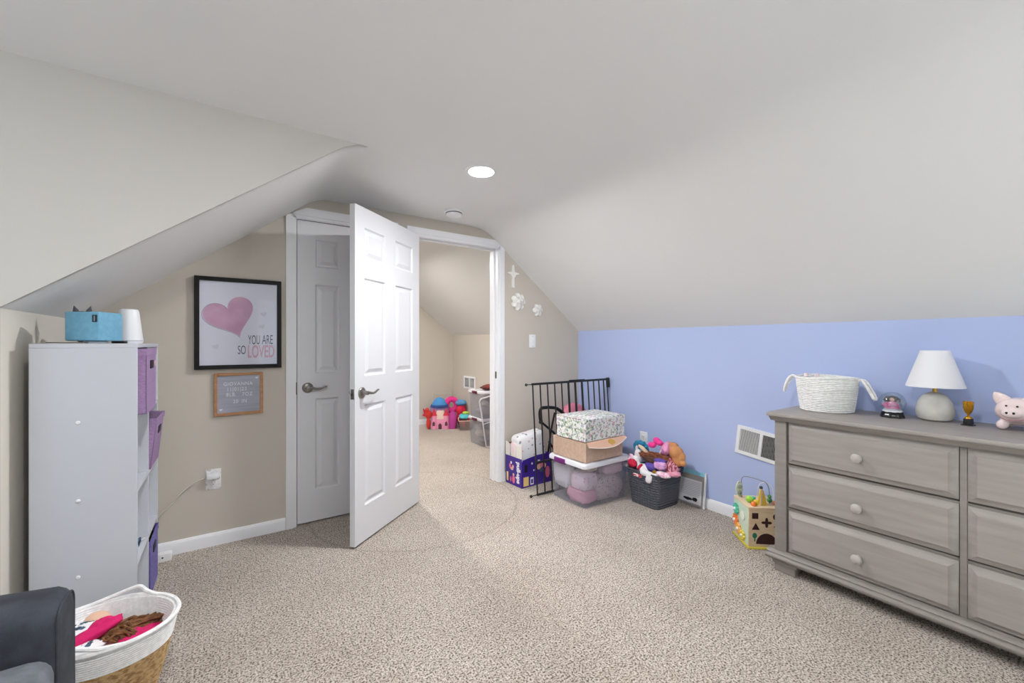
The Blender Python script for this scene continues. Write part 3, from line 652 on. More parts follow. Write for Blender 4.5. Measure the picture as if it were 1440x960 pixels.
for z0, z1 in ((.577, .789), (.350, .558), (.116, .330)):
    drawer(.366, .978, z0, z1, [.681]); drawer(DR+.06, .342, z0, z1, [.0])
b = MB(); b.prism([(DX-.028, .066)]+[(DX-.026-.012*math.cos(a), .082+.012*math.sin(a)) for a in [-PI/2+PI*i/8 for i in range(9)]]+[(DX-.020, .0945), (DX-.022, .098), (DX-.018, .104), (DX-.008, .108), (DX+.002, .108), (DX+.002, .112), (DX+.03, .112), (DX+.03, .066)], 'y', DR-.03, DL+.03); b.box(DX, DL-.01, .066, BX, DL+.03, .105, .004, 2); obj('base_moulding', b, WOODD, t)
wb('bottom_board', DX, DR, .07, BX, DL, .10)
for yy, s_ in ((DL, -1), (DR, 1)):
    for xx in (DX-.006, BX-.10):
        b = MB(); y2 = yy+s_*.10; lo, hi = min(yy, y2), max(yy, y2); e = .012
        b.box(xx-.012, lo-e, .046, xx+.10, hi+.004, .066, .004, 2); b.box(xx, lo, 0, xx+.095, hi, .05, .006, 2); obj('foot', b, WOODD, t)

TOPZ = .837
t = thing('bunny_rope_basket', 'round white rope basket with looped handles on the dresser', 'basket', (2.675, .900, TOPZ))
rope_basket(t, .112, .136, .178, 19, .0055, ROPE, seg=56, curve=1)
b = MB(); b.tube([(.136*math.cos(a), .136*math.sin(a), .180+.004*math.sin(2*a)) for a in [2*PI*i/48 for i in range(48)]], .005, 8, True); obj('rim', b, ROPE, t)
for pts in ([(-.03, .128, .170), (-.035, .150, .182), (-.04, .172, .160), (-.05, .184, .115), (-.05, .186, .095), (-.036, .188, .096), (-.03, .176, .130), (-.02, .150, .178), (-.012, .130, .168)],
            [(.0, -.130, .160), (-.005, -.150, .176), (-.015, -.172, .150), (-.02, -.196, .105), (-.02, -.206, .085), (.0, -.209, .088), (.01, -.190, .125), (.015, -.160, .172), (.012, -.130, .170)]):
    b = MB(); b.tube(spline(pts, 5), .006, 8); obj('handle', b, ROPE, t)
for x, y in ((-.095, .060), (-.098, .010)):
    b = MB(); b.lathe([(0, 0), (.010, .004), (.011, .016), (.009, .022), (0, .024)], 12, (x, y, .180)); e = obj('ear', b, mat('blush_knit', (236, 220, 220), .9), t)
t = thing('snow_globe', 'glass snow globe with a pink figure on a black base on the dresser', 'snow globe', (2.70, .636, TOPZ))
b = MB(); b.lathe([(0, 0), (.048, 0), (.047, .004), (.041, .026), (.038, .029), (0, .029)], 8); obj('base', b, mat('gloss_black', (16, 16, 20), .2), t)
b = MB(); b.ell((0, 0, .072), .052, u=32, v=20); obj('globe', b, GLASS, t)
b = MB(); b.lathe([(.037, .028), (.036, .036), (.02, .046), (0, .048)], 20); gr = obj('snow', b, WHITEP, t)
b = MB(); b.lathe([(.030, .044), (.028, .054), (.014, .074), (0, .080)], 16); b.lump((-.008, .004, .060), (.024, .030, .015), 2, .2); fg = obj('figure_dress', b, mat('pink_resin', (230, 90, 150), .4, c2=(244, 170, 200), vs=60), t)
b = MB(); b.ell((-.004, 0, .088), .010); obj('figure_face', b, SKIN, fg)
b = MB(); b.ell((.003, 0, .094), (.013, .015, .012)); b.lump((.016, .004, .082), (.014, .030, .022), 3, .2); obj('figure_hair', b, mat('dark_resin', (40, 32, 40), .4), fg)
t = thing('table_lamp', 'small table lamp with white tapered shade and pale stone base', 'lamp', (2.757, .497, TOPZ))
b = MB(); b.lathe([(0, 0), (.044, 0), (.058, .008), (.066, .028), (.067, .052), (.060, .085), (.046, .112), (.030, .126), (.014, .133), (0, .134)], 36); obj('base', b, mat('pale_stone', (206, 204, 196), .6, c2=(190, 186, 178), vs=14, bump=.15, bs=80), t)
b = MB(); b.lathe([(.009, .130), (.009, .150), (.006, .152), (.006, .19), (.012, .19), (.012, .22), (0, .22)], 16); obj('stem', b, mat('brass', (200, 160, 80), .3, 1), t)
b = MB(); b.ell((0, 0, .25), (.022, .022, .03)); obj('bulb', b, WHITEP, t)
b = MB(); b.lathe([(.1005, .158), (.102, .158), (.102, .162), (.0515, .326), (.0515, .329), (.050, .329), (.050, .325), (.1005, .162)], 48); bmesh.ops.delete(b.bm, geom=[f for f in b.bm.faces if len(f.verts) > 4], context='FACES'); obj('shade', b, mat('white_linen_shade', (236, 236, 240), .85, bump=.1, bs=500), t)
t = thing('trophy', 'tiny gold trophy cup on a black base on the dresser', 'trophy', (2.705, .382, TOPZ))
b = MB(); b.lathe([(0, 0), (.026, 0), (.025, .004), (.0185, .006), (.017, .030), (.016, .031), (0, .031)], 4, M=Matrix.Rotation(.6, 4, 'Z')); obj('base', b, mat('gloss_black', (16, 16, 20), .3), t)
GOLD = mat('gold_plastic', (214, 158, 50), .25, 1)
b = MB(); b.lathe([(0, .031), (.012, .031), (.011, .036), (.004, .042), (.004, .048), (.012, .060), (.0165, .078), (.0175, .106), (.0155, .106), (.013, .078), (0, .062)], 24); obj('cup', b, GOLD, t)
# piggy bank facing the room
t = thing('piggy_bank', 'glossy pale pink ceramic piggy bank at the right of the dresser', 'piggy bank', (2.745, .238, TOPZ), -.12); t.scale = (1.15, 1.2, 1.15)
PIG = mat('pale_pink_glaze', (240, 220, 218), .2, coat=.4)
sh = [((0, 0, .066), (.072, .062, .052)), ((-.045, .0, .074), (.042, .052, .044)), ((-.086, .004, .066), (.014, .026, .017))]
for x, y in ((-.045, .033), (-.045, -.033), (.045, .033), (.045, -.033)): sh.append(((x, y, .018), (.017, .016, .018)))
obj('body', blob(sh, .0045, 6), PIG, t)
for s_ in (-1, 1):
    b = MB(); b.lathe([(.021, -.012), (.021, .004), (.016, .020), (.008, .032), (.001, .037)], 14, M=Matrix.Translation((-.046, s_*.030, .106)) @ Matrix.Rotation(-s_*.58, 4, 'X') @ Matrix.Rotation(-.2, 4, 'Y'), sx=.42); obj('ear', b, PIG, t)
    b = MB(); b.ell((-.0855, s_*.0125+.003, .092), .0032, u=10, v=8); obj('eye', b, BLACKM, t)
    b = MB(); b.ell((-.0985, s_*.008+.004, .068), (.002, .0035, .0045), u=10, v=8); obj('nostril', b, BLACKM, t)
b = MB(); b.tube(spline([(-.082, .030, .049), (-.090, .018, .043), (-.092, .003, .042), (-.090, -.012, .043), (-.082, -.026, .048)], 5), .0014, 6); obj('mouth', b, mat('rose_line', (176, 120, 124), .5), t)

# ------------------------------------------------------------------ blue wall: loose register, board, toy cube
t = thing('wall_register', 'white metal air register hung askew on the blue wall beside the dresser', 'air vent', (W, 1.325, .534), (.115, 0, 0))
b = MB(); b.box(-.012, -.16, -.095, 0, .16, -.073); b.box(-.012, -.16, .073, 0, .16, .095); b.box(-.0118, .138, -.073, 0, .16, .073); b.box(-.0118, -.16, -.073, 0, -.138, .073); b.box(-.011, -.005, -.073, 0, .012, .073); obj('frame', b, WHITEP, t)
b = MB(); b.box(-.003, -.145, -.08, -.001, .145, .08); obj('backing', b, BLACKM, t)
for y0, y1, tilt in ((.012, .138, .9), (-.138, -.005, .25)):
    b = MB(); n = 16
    for k in range(n):
        y = y0+(y1-y0)*(k+.5)/n; b.box(-.0035, -.0006, -.073, .0035, .0006, .073, M=Matrix.Translation((-.007, y, 0)) @ Matrix.Rotation(tilt, 4, 'Z'))
    l = obj('louvres', b, WHITEP, t); l['kind'] = 'stuff'
t = thing('bulletin_board', 'grey printed board with blue top edge leaning on the blue wall', 'board', (W-.048, 1.845, 0), (0, .12, 0))
b = MB(); b.box(0, -.145, .004, .012, .14, .255, .001, 1); obj('panel', b, mat('board_grey', (150, 146, 144), .6), t)
b = MB(); b.box(-.001, -.138, .228, .006, .138, .256); obj('top_band', b, mat('aqua_band', (130, 190, 210), .6), t)
b = MB(); b.box(-.001, -.122, .02, .002, .12, .190)
sheet = obj('printed_sheet', b, mat('printed_paper', (216, 216, 222), .6), t)
b = MB()
for k in range(9): b.box(-.0014, -.112, .075+k*.012, -.0009, .08+.02*math.sin(k*2.3), .079+k*.012)
ln = obj('print_lines', b, mat('grey_print', (176, 176, 184), .7), sheet)
b = MB(); b.lump((-.0012, -.02, .045), (.0012, .035, .010), 3, .3); b.lump((-.0012, -.075, .05), (.0012, .02, .013), 5, .3); obj('print_motif', b, BLACKM, sheet)
b = MB(); b.box(-.003, -.150, .002, .014, -.140, .258, .001, 1); obj('white_edge', b, WHITEP, t)
# activity cube
A0 = math.atan2(-.645, .76)
t = thing('activity_cube', 'wooden toddler activity cube with bead maze between board and dresser', 'toy cube', (2.6555, 1.2415, 0), A0)
PLY = mat('birch_ply', (222, 200, 168), .5, c2=(212, 186, 150), vs=5, stretch=(3, 3, 12)); h = .10
BASEY = mat('yellow_base', (206, 190, 70), .5)
b = MB(); b.box(-h-.008, -h-.008, 0, h+.008, h+.008, .012, .004); obj('base', b, BASEY, t)
b = MB(); b.box(-h, -h, .012, h, -h+.008, .232, .002, 1); fp = obj('front_panel', b, PLY, t)
b = MB(); b.box(-h, h-.008, .012, h, h, .232, .002, 1); obj('back_panel', b, PLY, t)
MINT = mat('mint_panel', (196, 214, 196), .5)
b = MB(); b.box(-h, -h+.008, .012, -h+.008, h-.008, .232, .002, 1); gp = obj('gear_panel', b, MINT, t)
b = MB(); b.box(h-.008, -h+.008, .012, h, h-.008, .232, .002, 1); obj('side_panel', b, PLY, t)
b = MB(); b.box(-h-.002, -h-.002, .232, h+.002, h+.002, .242, .003, 2); obj('top_panel', b, PLY, t)
HOLE = mat('cutout_maroon', (54, 20, 18), .8)
def hole(poly, par=fp): b = MB(); b.prism(poly, 'y', -h-.0012, -h+.002); obj('cutout', b, HOLE, par)
hole([(-.08, .176), (-.046, .176), (-.046, .21), (-.08, .21)])
hole([(-.082, .112), (-.038, .112), (-.06, .152)])
hole([(.0+.020*(1+.45*math.cos(4*a))*math.cos(a), .155+.020*(1+.45*math.cos(4*a))*math.sin(a)) for a in [2*PI*i/40 for i in range(40)]])
hole([(.055+.02*math.cos(a), .19+.02*math.sin(a)) for a in [2*PI*i/20 for i in range(20)]])
hole([(.058+(.022 if i % 2 == 0 else .010)*math.cos(PI/2+PI*i/5), .128+(.022 if i % 2 == 0 else .010)*math.sin(PI/2+PI*i/5)) for i in range(10)])
hole([(.0+.058*math.cos(PI*i/20), .03+.062*math.sin(PI*i/20)) for i in range(21)])
b = MB(); b.ell((-.066, -h-.001, .078), (.013, .003, .016)); b.box(-.069, -h-.003, .045, -.063, -h, .07); obj('painted_tree', b, mat('green_paint', (30, 120, 90), .5), fp)
def gear(y, z, R, n, m):
    b = MB(); pts = []
    for i in range(n*4):
        r = R if (i % 4) < 2 else R*.78; a = 2*PI*i/(n*4); pts.append((y+r*math.cos(a), z+r*math.sin(a)))
    b.prism(pts, 'x', -h-.012, -h-.002); g = obj('gear', b, m, gp)
    b = MB(); b.lathe([(R*.25, 0), (R*.22, .008), (0, .009)], 12, M=Matrix.Translation((-h-.012, y, z)) @ Matrix.Rotation(-PI/2, 4, 'Y')); obj('gear_knob', b, WHITEP, g)
gear(.055, .175, .034, 9, mat('teal_gear', (90, 190, 160), .4)); gear(.06, .105, .036, 9, mat('orange_gear', (236, 130, 60), .4)); gear(.02, .065, .034, 9, mat('amber_gear', (240, 176, 90), .4)); gear(-.035, .05, .03, 8, mat('yellow_gear', (222, 200, 80), .4))
b = MB(); b.lathe([(.026, 0), (.026, .005), (.020, .006), (0, .0055)], 24, M=Matrix.Translation((-h-.001, -.03, .165)) @ Matrix.Rotation(-PI/2, 4, 'Y')); obj('round_dial', b, mat('cream_dial', (226, 226, 210), .3), gp)
b = MB(); b.tube(spline([(-.07, .06, .24), (-.07, .06, .30), (-.075, .05, .36), (-.06, .02, .385), (.0, -.01, .375), (.035, -.03, .36), (.05, -.03, .30), (.05, -.03, .24)], 6), .0022, 6); obj('maze_wire', b, mat('steel_wire', (150, 150, 155), .3, 1), t)
b = MB(); b.tube(spline([(.02, .06, .24), (.03, .06, .32), (.06, .04, .345), (.09, .02, .32), (.09, .01, .24)], 6), .0022, 6); obj('maze_wire', b, mat('white_wire', (225, 225, 220), .4), t)
for x, y, z, r, c in ((-.06, -.02, .262, .020, (150, 210, 70)), (-.035, -.05, .255, .016, (240, 200, 60)), (-.06, -.075, .252, .016, (240, 130, 50)), (-.03, .0, .256, .015, (70, 190, 150)), (.01, -.04, .27, .012, (190, 30, 60)), (.05, -.03, .262, .014, (70, 140, 70)), (.05, -.03, .285, .011, (90, 150, 80)), (.07, -.05, .254, .013, (206, 120, 80)), (-.012, -.06, .346, .010, (40, 60, 80))):
    b = MB(); b.ell((x, y, z), r, u=14, v=10); obj('bead', b, mat('bead_paint', c, .35), t)
b = MB(); b.prism([(-.035, .242), (.02, .242), (.0, .33), (-.01, .335), (-.02, .33)], 'y', -.066, -.056); obj('ramp_slide', b, mat('yellow_slide', (226, 190, 70), .4), t)
b = MB(); b.prism([(-.022, .242), (-.012, .242), (-.006, .338), (-.016, .342)], 'y', -.07, -.05); obj('ramp_post', b, PLY, t)
b = MB(); b.prism([(.026*math.cos(2*PI*i/20)*.8, .047*math.sin(2*PI*i/20)+.295) for i in range(20)], 'y', .055, .063); sd = obj('xylophone_paddle', b, mat('pale_green_board', (206, 214, 190), .4), t, (-.085, 0, 0))
for z in (.312, .275):
    b = MB(); b.lathe([(.015, 0), (.013, .006), (0, .008)], 14, M=Matrix.Translation((0, .055, z)) @ Matrix.Rotation(PI/2, 4, 'X')); obj('paddle_disc', b, mat('grey_disc', (150, 160, 150), .4), sd)

# ------------------------------------------------------------------ black safety gate leaning in the corner
lean = math.atan2(.065, .87)
t = thing('safety_gate', 'black metal safety gate leaning in the corner behind the boxes', 'safety gate', (1.985, 2.566, .012), (-lean, 0, 0))
GW, GH = .86, .875
b = MB(); b.box(0, -.009, GH-.018, GW, .009, GH, .004, 2); b.box(.40, -.012, GH-.016, .57, .012, GH+.006, .004, 2); obj('top_rail', b, BLACKM, t)
b = MB(); b.box(0, -.009, 0, GW, .009, .016, .004, 2); obj('bottom_rail', b, BLACKM, t)
xs = [.008, .083, .158, .234, .310, .385, .462, .540, .612, .680, .746, .806, GW-.008]
for i, x in enumerate(xs):
    r = .0095 if i in (5, 6, 7) else .0058
    b = MB(); b.lathe([(r, .01), (r, GH-.012)], 10, (x, 0, 0)); obj('bar', b, BLACKM, t)
b = MB(); b.box(.0, -.008, .245, .25, .008, .262, .003); obj('cross_rail', b, BLACKM, t)
for z in (.008, GH-.010):
    b = MB(); M = Matrix.Translation((0, 0, z)) @ Matrix.Rotation(-PI/2, 4, 'Y'); b.lathe([(.0035, 0), (.0035, .050), (.011, .050), (.012, .058), (.009, .062), (0, .062)], 12, M=M); obj('tension_screw', b, BLACKM, t)
b = MB(); b.box(GW-.012, -.014, GH-.085, GW+.016, .014, GH+.006, .007, 3); obj('latch', b, BLACKM, t)

# diaper carton with pack
PURP = mat('purple_print_card', (66, 38, 150), .5, c2=(52, 26, 128), vs=4); KRAFTIN = mat('kraft_inside', (140, 104, 78), .8); WCARD = mat('cream_card', (226, 220, 214), .6)
t = thing('diaper_carton', 'open purple training pants carton beside the door frame', 'carton', (2.002, 2.79, 0), .05)
cw, cdp, chh, k = .335, .225, .240, .004
b = MB(); b.box(0, 0, 0, k, cdp, chh); b.box(cw-k, 0, 0, cw, cdp, chh); b.box(0, 0, 0, cw, k, chh-.01); b.box(0, cdp-k, 0, cw, cdp, chh); b.box(0, 0, 0, cw, cdp, k); body = obj('body', b, PURP, t)
b = MB(); b.prism([(0, chh), (cdp*.33, chh), (cdp*.33, chh+.10), (0, chh+.115)], 'x', 0, k); b.prism([(cdp*.36, chh), (cdp*.70, chh), (cdp*.68, chh+.095), (cdp*.36, chh+.10)], 'x', .001, k+.001); b.prism([(cdp*.73, chh), (cdp, chh), (cdp, chh+.12), (cdp*.73, chh+.10)], 'x', 0, k); obj('side_flap', b, WCARD, t)
b = MB(); b.box(.001, -.003, chh-.02, .004, cdp, chh+.002); obj('cream_band', b, WCARD, t)
b = MB(); b.box(k, cdp-k, chh, cw-k, cdp, chh+.10, M=None); obj('back_flap', b, KRAFTIN, t)
b = MB(); b.prism([(.0, chh-.012), (.05, chh-.004), (.16, chh+.012), (.28, chh+.012), (cw, chh), (cw, chh-.03), (0, chh-.03)], 'y', -.002, .002); obj('front_flap', b, PURP, t)
me = text('pull-ups', .066, .0005, .86, .0028)
me.transform(Matrix(((0, 0, -1, -.0012), (0, -1, 0, .045), (-1, 0, 0, .118), (0, 0, 0, 1)))); lt = obj('lettering', me, WHITEP, body); lt['label'] = 'white pull-ups lettering'
PP = mat('pink_print', (222, 110, 140), .6); YP = mat('yellow_print', (236, 204, 130), .6); LP_ = mat('peach_print', (226, 180, 160), .6)
def patch(m, poly, face, d=.0012, nm='printed_patch'):
    b = MB(); b.prism(poly, face, -d, .001); obj(nm, b, m, body)
def rr2(a, c, w_, h_): return [(a, c), (a+w_, c), (a+w_, c+h_), (a, c+h_)]
patch(YP, rr2(.185, .022, .022, .075), 'x'); patch(YP, rr2(.018, .012, .055, .075), 'y'); patch(WHITEP, rr2(.092, .014, .035, .06), 'y'); patch(BLACKM, rr2(.03, .125, .03, .065), 'y'); patch(PURP, rr2(.099, .024, .021, .036), 'y', .0016)
def el(cx, cz, a, c, n=18): return [(cx+a*math.cos(2*PI*i/n), cz+c*math.sin(2*PI*i/n)) for i in range(n)]
for cx, cz, a, c, m in ((.11, .05, .018, .034, PP), (.112, .09, .012, .012, LP_), (.15, .045, .010, .022, PP), (.135, .135, .020, .012, LP_), (.16, .155, .014, .020, PP), (.12, .155, .012, .014, LP_), (.145, .185, .011, .012, WHITEP)): patch(m, el(cx, cz, a, c), 'x', nm='printed_child')
for cx, cz, a, c, m in ((.19, .15, .026, .024, LP_), (.215, .16, .020, .020, PP), (.25, .15, .018, .020, LP_), (.285, .09, .025, .05, PP), (.185, .205, .012, .014, WHITEP), (.215, .12, .02, .02, INK), (.11, .19, .008, .010, WHITEP), (.13, .13, .006, .008, WHITEP), (.155, .13, .006, .008, LP_)): patch(m, el(cx, cz, a, c), 'y', nm='printed_child')
t = thing('diaper_pack', 'white plastic diaper pack sticking out of the purple carton', 'diaper pack', (2.165, 2.918, .225), (0, -.12, .0))
DP = spot_mat('white_pack_print', (240, 238, 240), [(150, 150, 165), (226, 190, 200), (240, 238, 240), (240, 238, 240)], 24, .28, .35)
b = MB(); b.box(-.135, -.068, -.15, .160, .068, .205, .045, 4)
for v in b.bm.verts: v.co += .006*noise.noise_vector(v.co*14)
obj('pack', b, DP, t)
b = MB(); b.lump((-.140, 0, .07), (.022, .06, .085), 3, .1); obj('gathered_end', b, mat('blush_film', (236, 214, 218), .4), t)

# doll stroller behind the gate
t = thing('doll_stroller', 'toy doll stroller with black handle and pink hood behind the gate', 'toy stroller', (2.40, 2.78, 0))
b = MB(); b.tube(spline([(.06, -.02, .545), (.03, -.02, .585), (-.06, -.02, .640), (-.19, -.02, .655), (-.225, -.02, .64), (-.232, -.02, .60), (-.225, -.02, .555), (-.215, -.02, .540)], 6), .014, 10); obj('handle', b, mat('black_foam', (22, 22, 24), .8), t)
b = MB(); b.ell((-.222, -.02, .538), .018); obj('grip_joint', b, BLACKM, t)
for s_ in (0, .20):
    b = MB(); b.tube(([(-.215, -.02, .535), (-.08, -.02, .430)] if s_ == 0 else [(.03, .18, .30)])+[(.09, -.02+s_, .22), (.28, -.02+s_, .045)], .010, 8); b.tube([(.10, -.02+s_, .56), (.05, -.02+s_, .38), (.0, -.02+s_, .05)], .009, 8); obj('frame_tube', b, BLACKM, t)
for x in (.0, .28):
    for s_ in (-.02, .18):
        b = MB(); b.lathe([(.030, -.012), (.045, -.010), (.045, .010), (.030, .012)], 20, M=Matrix.Translation((x, s_, .045)) @ Matrix.Rotation(PI/2, 4, 'X')); obj('wheel', b, BLACKM, t)
PKC = mat('pink_hood_cloth', (224, 140, 160), .85, c2=(206, 116, 140), vs=16, bump=.2, bs=300)
b = MB(); b.lump((.21, .04, .52), (.13, .13, .135), 3, .07, 2.0); obj('hood', b, PKC, t)
b = MB(); b.lump((.14, .08, .30), (.13, .08, .12), 5, .1); obj('seat', b, PKC, t)
b = MB(); b.tube(spline([(-.05, -.035, .445), (-.01, -.04, .50), (.015, -.04, .47), (-.01, -.04, .44), (.02, -.04, .53), (.0, -.04, .57)], 6), .006, 6); obj('strap', b, BLACKM, t)

# clear tote with lid and two boxes on top
t = thing('storage_tote', 'clear plastic tote of clothes with white lid and purple latches', 'storage tote', (2.345, 2.362, 0))
def shell(w0, d0, w1, d1, h, k=.004, r=.03, z0=.004):
    b = MB(); rings = [[(x, y, z0) for x, y in rrect(-w0, -d0, w0, d0, r)], [(x, y, h) for x, y in rrect(-w1, -d1, w1, d1, r)], [(x, y, h) for x, y in rrect(-w1+k, -d1+k, w1-k, d1-k, r)], [(x, y, z0+k) for x, y in rrect(-w0+k, -d0+k, w0-k, d0-k, r)]]
    b.loft(rings); return b
obj('tub', shell(.222, .180, .238, .196, .305), CLEAR, t)
LIDM = mat('frosted_white_lid', (222, 222, 228), .4)
b = MB(); rings = [[(x, y, z) for x, y in rrect(-a, -c, a, c, .035)] for a, c, z in ((.246, .204, .296), (.250, .208, .298), (.250, .208, .318), (.243, .201, .330), (.22, .18, .330), (.21, .17, .326))]; b.loft(rings); obj('lid', b, LIDM, t)
PLUM = mat('plum_plastic', (112, 36, 116), .4)
for s_ in (-1, 1):
    b = MB(); b.box(s_*.246-.010, .0, .285, s_*.246+.010, .125, .325, .006, 2); obj('latch', b, PLUM, t)
def garment(label, loc, r, m, seed, rot=(0, 0, 0), amp=.12):
    b = MB(); b.lump((0, 0, 0), r, seed, amp, 2.2, rot, 36, 24, .5); return tag(obj('folded_garment', b, m, None, loc), label, 'clothing', 'clothes in the clear tote')
garment('white garment with grey motifs at the left of the tote', (2.170, 2.455, .19), (.044, .088, .100), mat('white_cotton', (230, 226, 228), .9, bump=.3, bs=60), 1)
garment('pink and white spotted garment in the front of the tote', (2.205, 2.275, .180), (.074, .082, .068), spot_mat('spotted_pink_cotton', (234, 214, 222), [(70, 70, 86), (234, 214, 222), (206, 150, 170)], 34, .24), 2, (0, 0, .1))
garment('rose pink garment low in the tote corner', (2.205, 2.30, .066), (.070, .105, .052), mat('rose_cotton', (218, 156, 174), .9, bump=.3, bs=90), 3)
garment('dark plum garment in the middle of the tote', (2.33, 2.38, .225), (.12, .11, .060), mat('dark_plum_cotton', (84, 56, 92), .9), 4)
garment('beige knitted garment at the front of the tote', (2.415, 2.262, .102), (.140, .070, .092), spot_mat('beige_knit', (212, 194, 192), [(130, 118, 132), (212, 194, 192)], 55, .30), 5)
garment('blush ruffled garment at the right of the tote', (2.460, 2.264, .240), (.100, .070, .050), mat('blush_cotton', (226, 198, 208), .9, bump=.3, bs=80), 6, (0, 0, 0), .15)
garment('cream garment under the tote lid', (2.235, 2.255, .268), (.055, .050, .018), mat('cream_cotton', (224, 204, 184), .9), 8)
garment('charcoal garment behind the knit in the tote', (2.40, 2.44, .13), (.13, .085, .10), mat('charcoal_cotton', (84, 82, 98), .9), 9)
KRAFT = mat('kraft_card', (196, 170, 150), .8, c2=(186, 158, 138), vs=40, bump=.08, bs=150)
t = thing('kraft_box', 'brown kraft shipping box with open flap under the floral box', 'box', (2.135, 2.180, .332), .03)
b = MB(); b.box(0, 0, 0, .405, .355, .146, .002, 1); obj('body', b, KRAFT, t)
b = MB(); rings = []
for i in range(13):
    f = i/12; y = -.022-.040*math.sin(PI*f); z = .146-.030*(1-f)-.010*f-.026*math.sin(PI*f)
    rings.append([(.006+.42*f, -.002, .144), (.006+.42*f, y, z), (.006+.42*f, y, z+.003), (.006+.42*f, -.002, .150)])
b.loft(rings); fl = obj('flap', b, mat('kraft_flap', (206, 166, 144), .8), t)
b = MB(); b.tube([(.006+.42*i/12, -.022-.040*math.sin(PI*i/12), .147-.030*(1-i/12)-.010*i/12-.026*math.sin(PI*i/12)) for i in range(13)], .003, 6); obj('flap_edge', b, mat('white_card_edge', (232, 226, 222), .6), fl)
b = MB(); b.lathe([(.034, 0), (.034, .002), (0, .002)], 24, M=Matrix.Translation((.245, -.030, .128)) @ Matrix.Rotation(.72, 4, 'X'), sy=.8); obj('seal_sticker', b, mat('mustard_sticker', (186, 146, 60), .5), fl)
FLORAL = spot_mat('floral_card', (232, 232, 228), [(120, 150, 120), (160, 176, 150), (210, 160, 176), (150, 160, 176), (196, 206, 186), (186, 180, 200)], 56, .50, .6)
t = thing('floral_box', 'white floral printed gift box on top of the stack', 'box', (2.128, 2.178, .484), .035)
b = MB(); b.box(.003, .003, 0, .437, .307, .115, .0015, 1); obj('body', b, FLORAL, t)
b = MB(); b.box(0, 0, .085, .44, .31, .162, .002, 1); obj('lid', b, FLORAL, t)
b = MB(); b.box(-.0008, .04, .158, .003, .30, .161); obj('lid_edge', b, mat('brown_card_edge', (150, 110, 96), .7), t)

# ------------------------------------------------------------------ grey plastic laundry basket and toys
t = thing('laundry_basket', 'dark grey woven plastic basket heaped with plush toys', 'basket', (2.672, 1.998, 0))
GREYB = mat('slate_plastic', (78, 80, 90), .45)
def weave_mat():
    m = mat('slate_weave', (80, 82, 92), .45); nt = m.node_tree; p_ = nt.nodes['Principled BSDF']
    tc = nt.nodes.new('ShaderNodeTexCoord'); wv = nt.nodes.new('ShaderNodeTexWave'); wv.inputs['Scale'].default_value = 17; wv.bands_direction = 'Z'
    w2 = nt.nodes.new('ShaderNodeTexWave'); w2.inputs['Scale'].default_value = 14; w2.bands_direction = 'Y'
    mu = nt.nodes.new('ShaderNodeMath'); mu.operation = 'MULTIPLY'; bp = nt.nodes.new('ShaderNodeBump'); bp.inputs['Strength'].default_value = .9; bp.inputs['Distance'].default_value = .008
    for x in (wv, w2): nt.links.new(tc.outputs['Object'], x.inputs['Vector'])
    nt.links.new(wv.outputs['Fac'], mu.inputs[0]); nt.links.new(w2.outputs['Fac'], mu.inputs[1]); nt.links.new(mu.outputs[0], bp.inputs['Height']); nt.links.new(bp.outputs[0], p_.inputs['Normal']); return m
bk = obj('body', shell(.135, .125, .152, .152, .25, .004, .045, 0), weave_mat(), t)
b = MB(); b.tube([(x, y, .25) for x, y in rrect(-.153, -.153, .153, .153, .045)], .006, 8, True); obj('rim', b, GREYB, t)
b = MB(); b.box(-.156, -.005, .205, -.146, .075, .228, .006, 2); hs = obj('handle_slot', b, mat('red_white_cloth', (214, 60, 80), .8, c2=(240, 236, 236), vs=40, lo=.48, hi=.52), t)
def plush(nm, label, cat, loc, parts, rot=(0, 0, 0)):
    t = thing(nm, label, cat, loc, rot, 'toys heaped in the grey basket')
    for nm2, me, m in parts: obj(nm2, me, m, t)
    return t
def lumpm(*a, **k): b = MB(); b.lump(*a, **k); return b
WPL = mat('white_plush', (234, 230, 232), .95, bump=.5, bs=250); PPL = mat('pale_pink_plush', (232, 196, 212), .95, bump=.5, bs=250)
HOT = mat('hot_pink_plush', (236, 60, 146), .9, bump=.3, bs=250); TEAL = mat('teal_knit', (50, 140, 176), .9, c2=(36, 116, 156), vs=40, bump=.5, bs=200)
TAN = mat('tan_plush', (206, 146, 96), .9, c2=(190, 126, 80), vs=14, bump=.4, bs=250); RED = mat('crimson_cloth', (204, 26, 66), .8, bump=.2, bs=200)
SATIN = mat('pink_satin', (232, 160, 196), .25, c2=(206, 130, 180), vs=16); LAVS = mat('lavender_satin', (198, 140, 200), .25, c2=(226, 178, 218), vs=18)
WINE = mat('wine_stripe', (146, 38, 60), .6, c2=(232, 170, 190), vs=26, stretch=(1, 6, 1), lo=.45, hi=.55); VIOL = mat('violet_cloth', (96, 78, 170), .8)
b = MB(); b.lump((0, 0, 0), (.125, .125, .10), 2, .05); tag(obj('plush_pillow', b, mat('grey_violet_fill', (150, 130, 150), .95), None, (2.672, 1.998, .165)), 'muted violet plush pillow low in the grey basket', 'pillow', 'toys heaped in the grey basket')
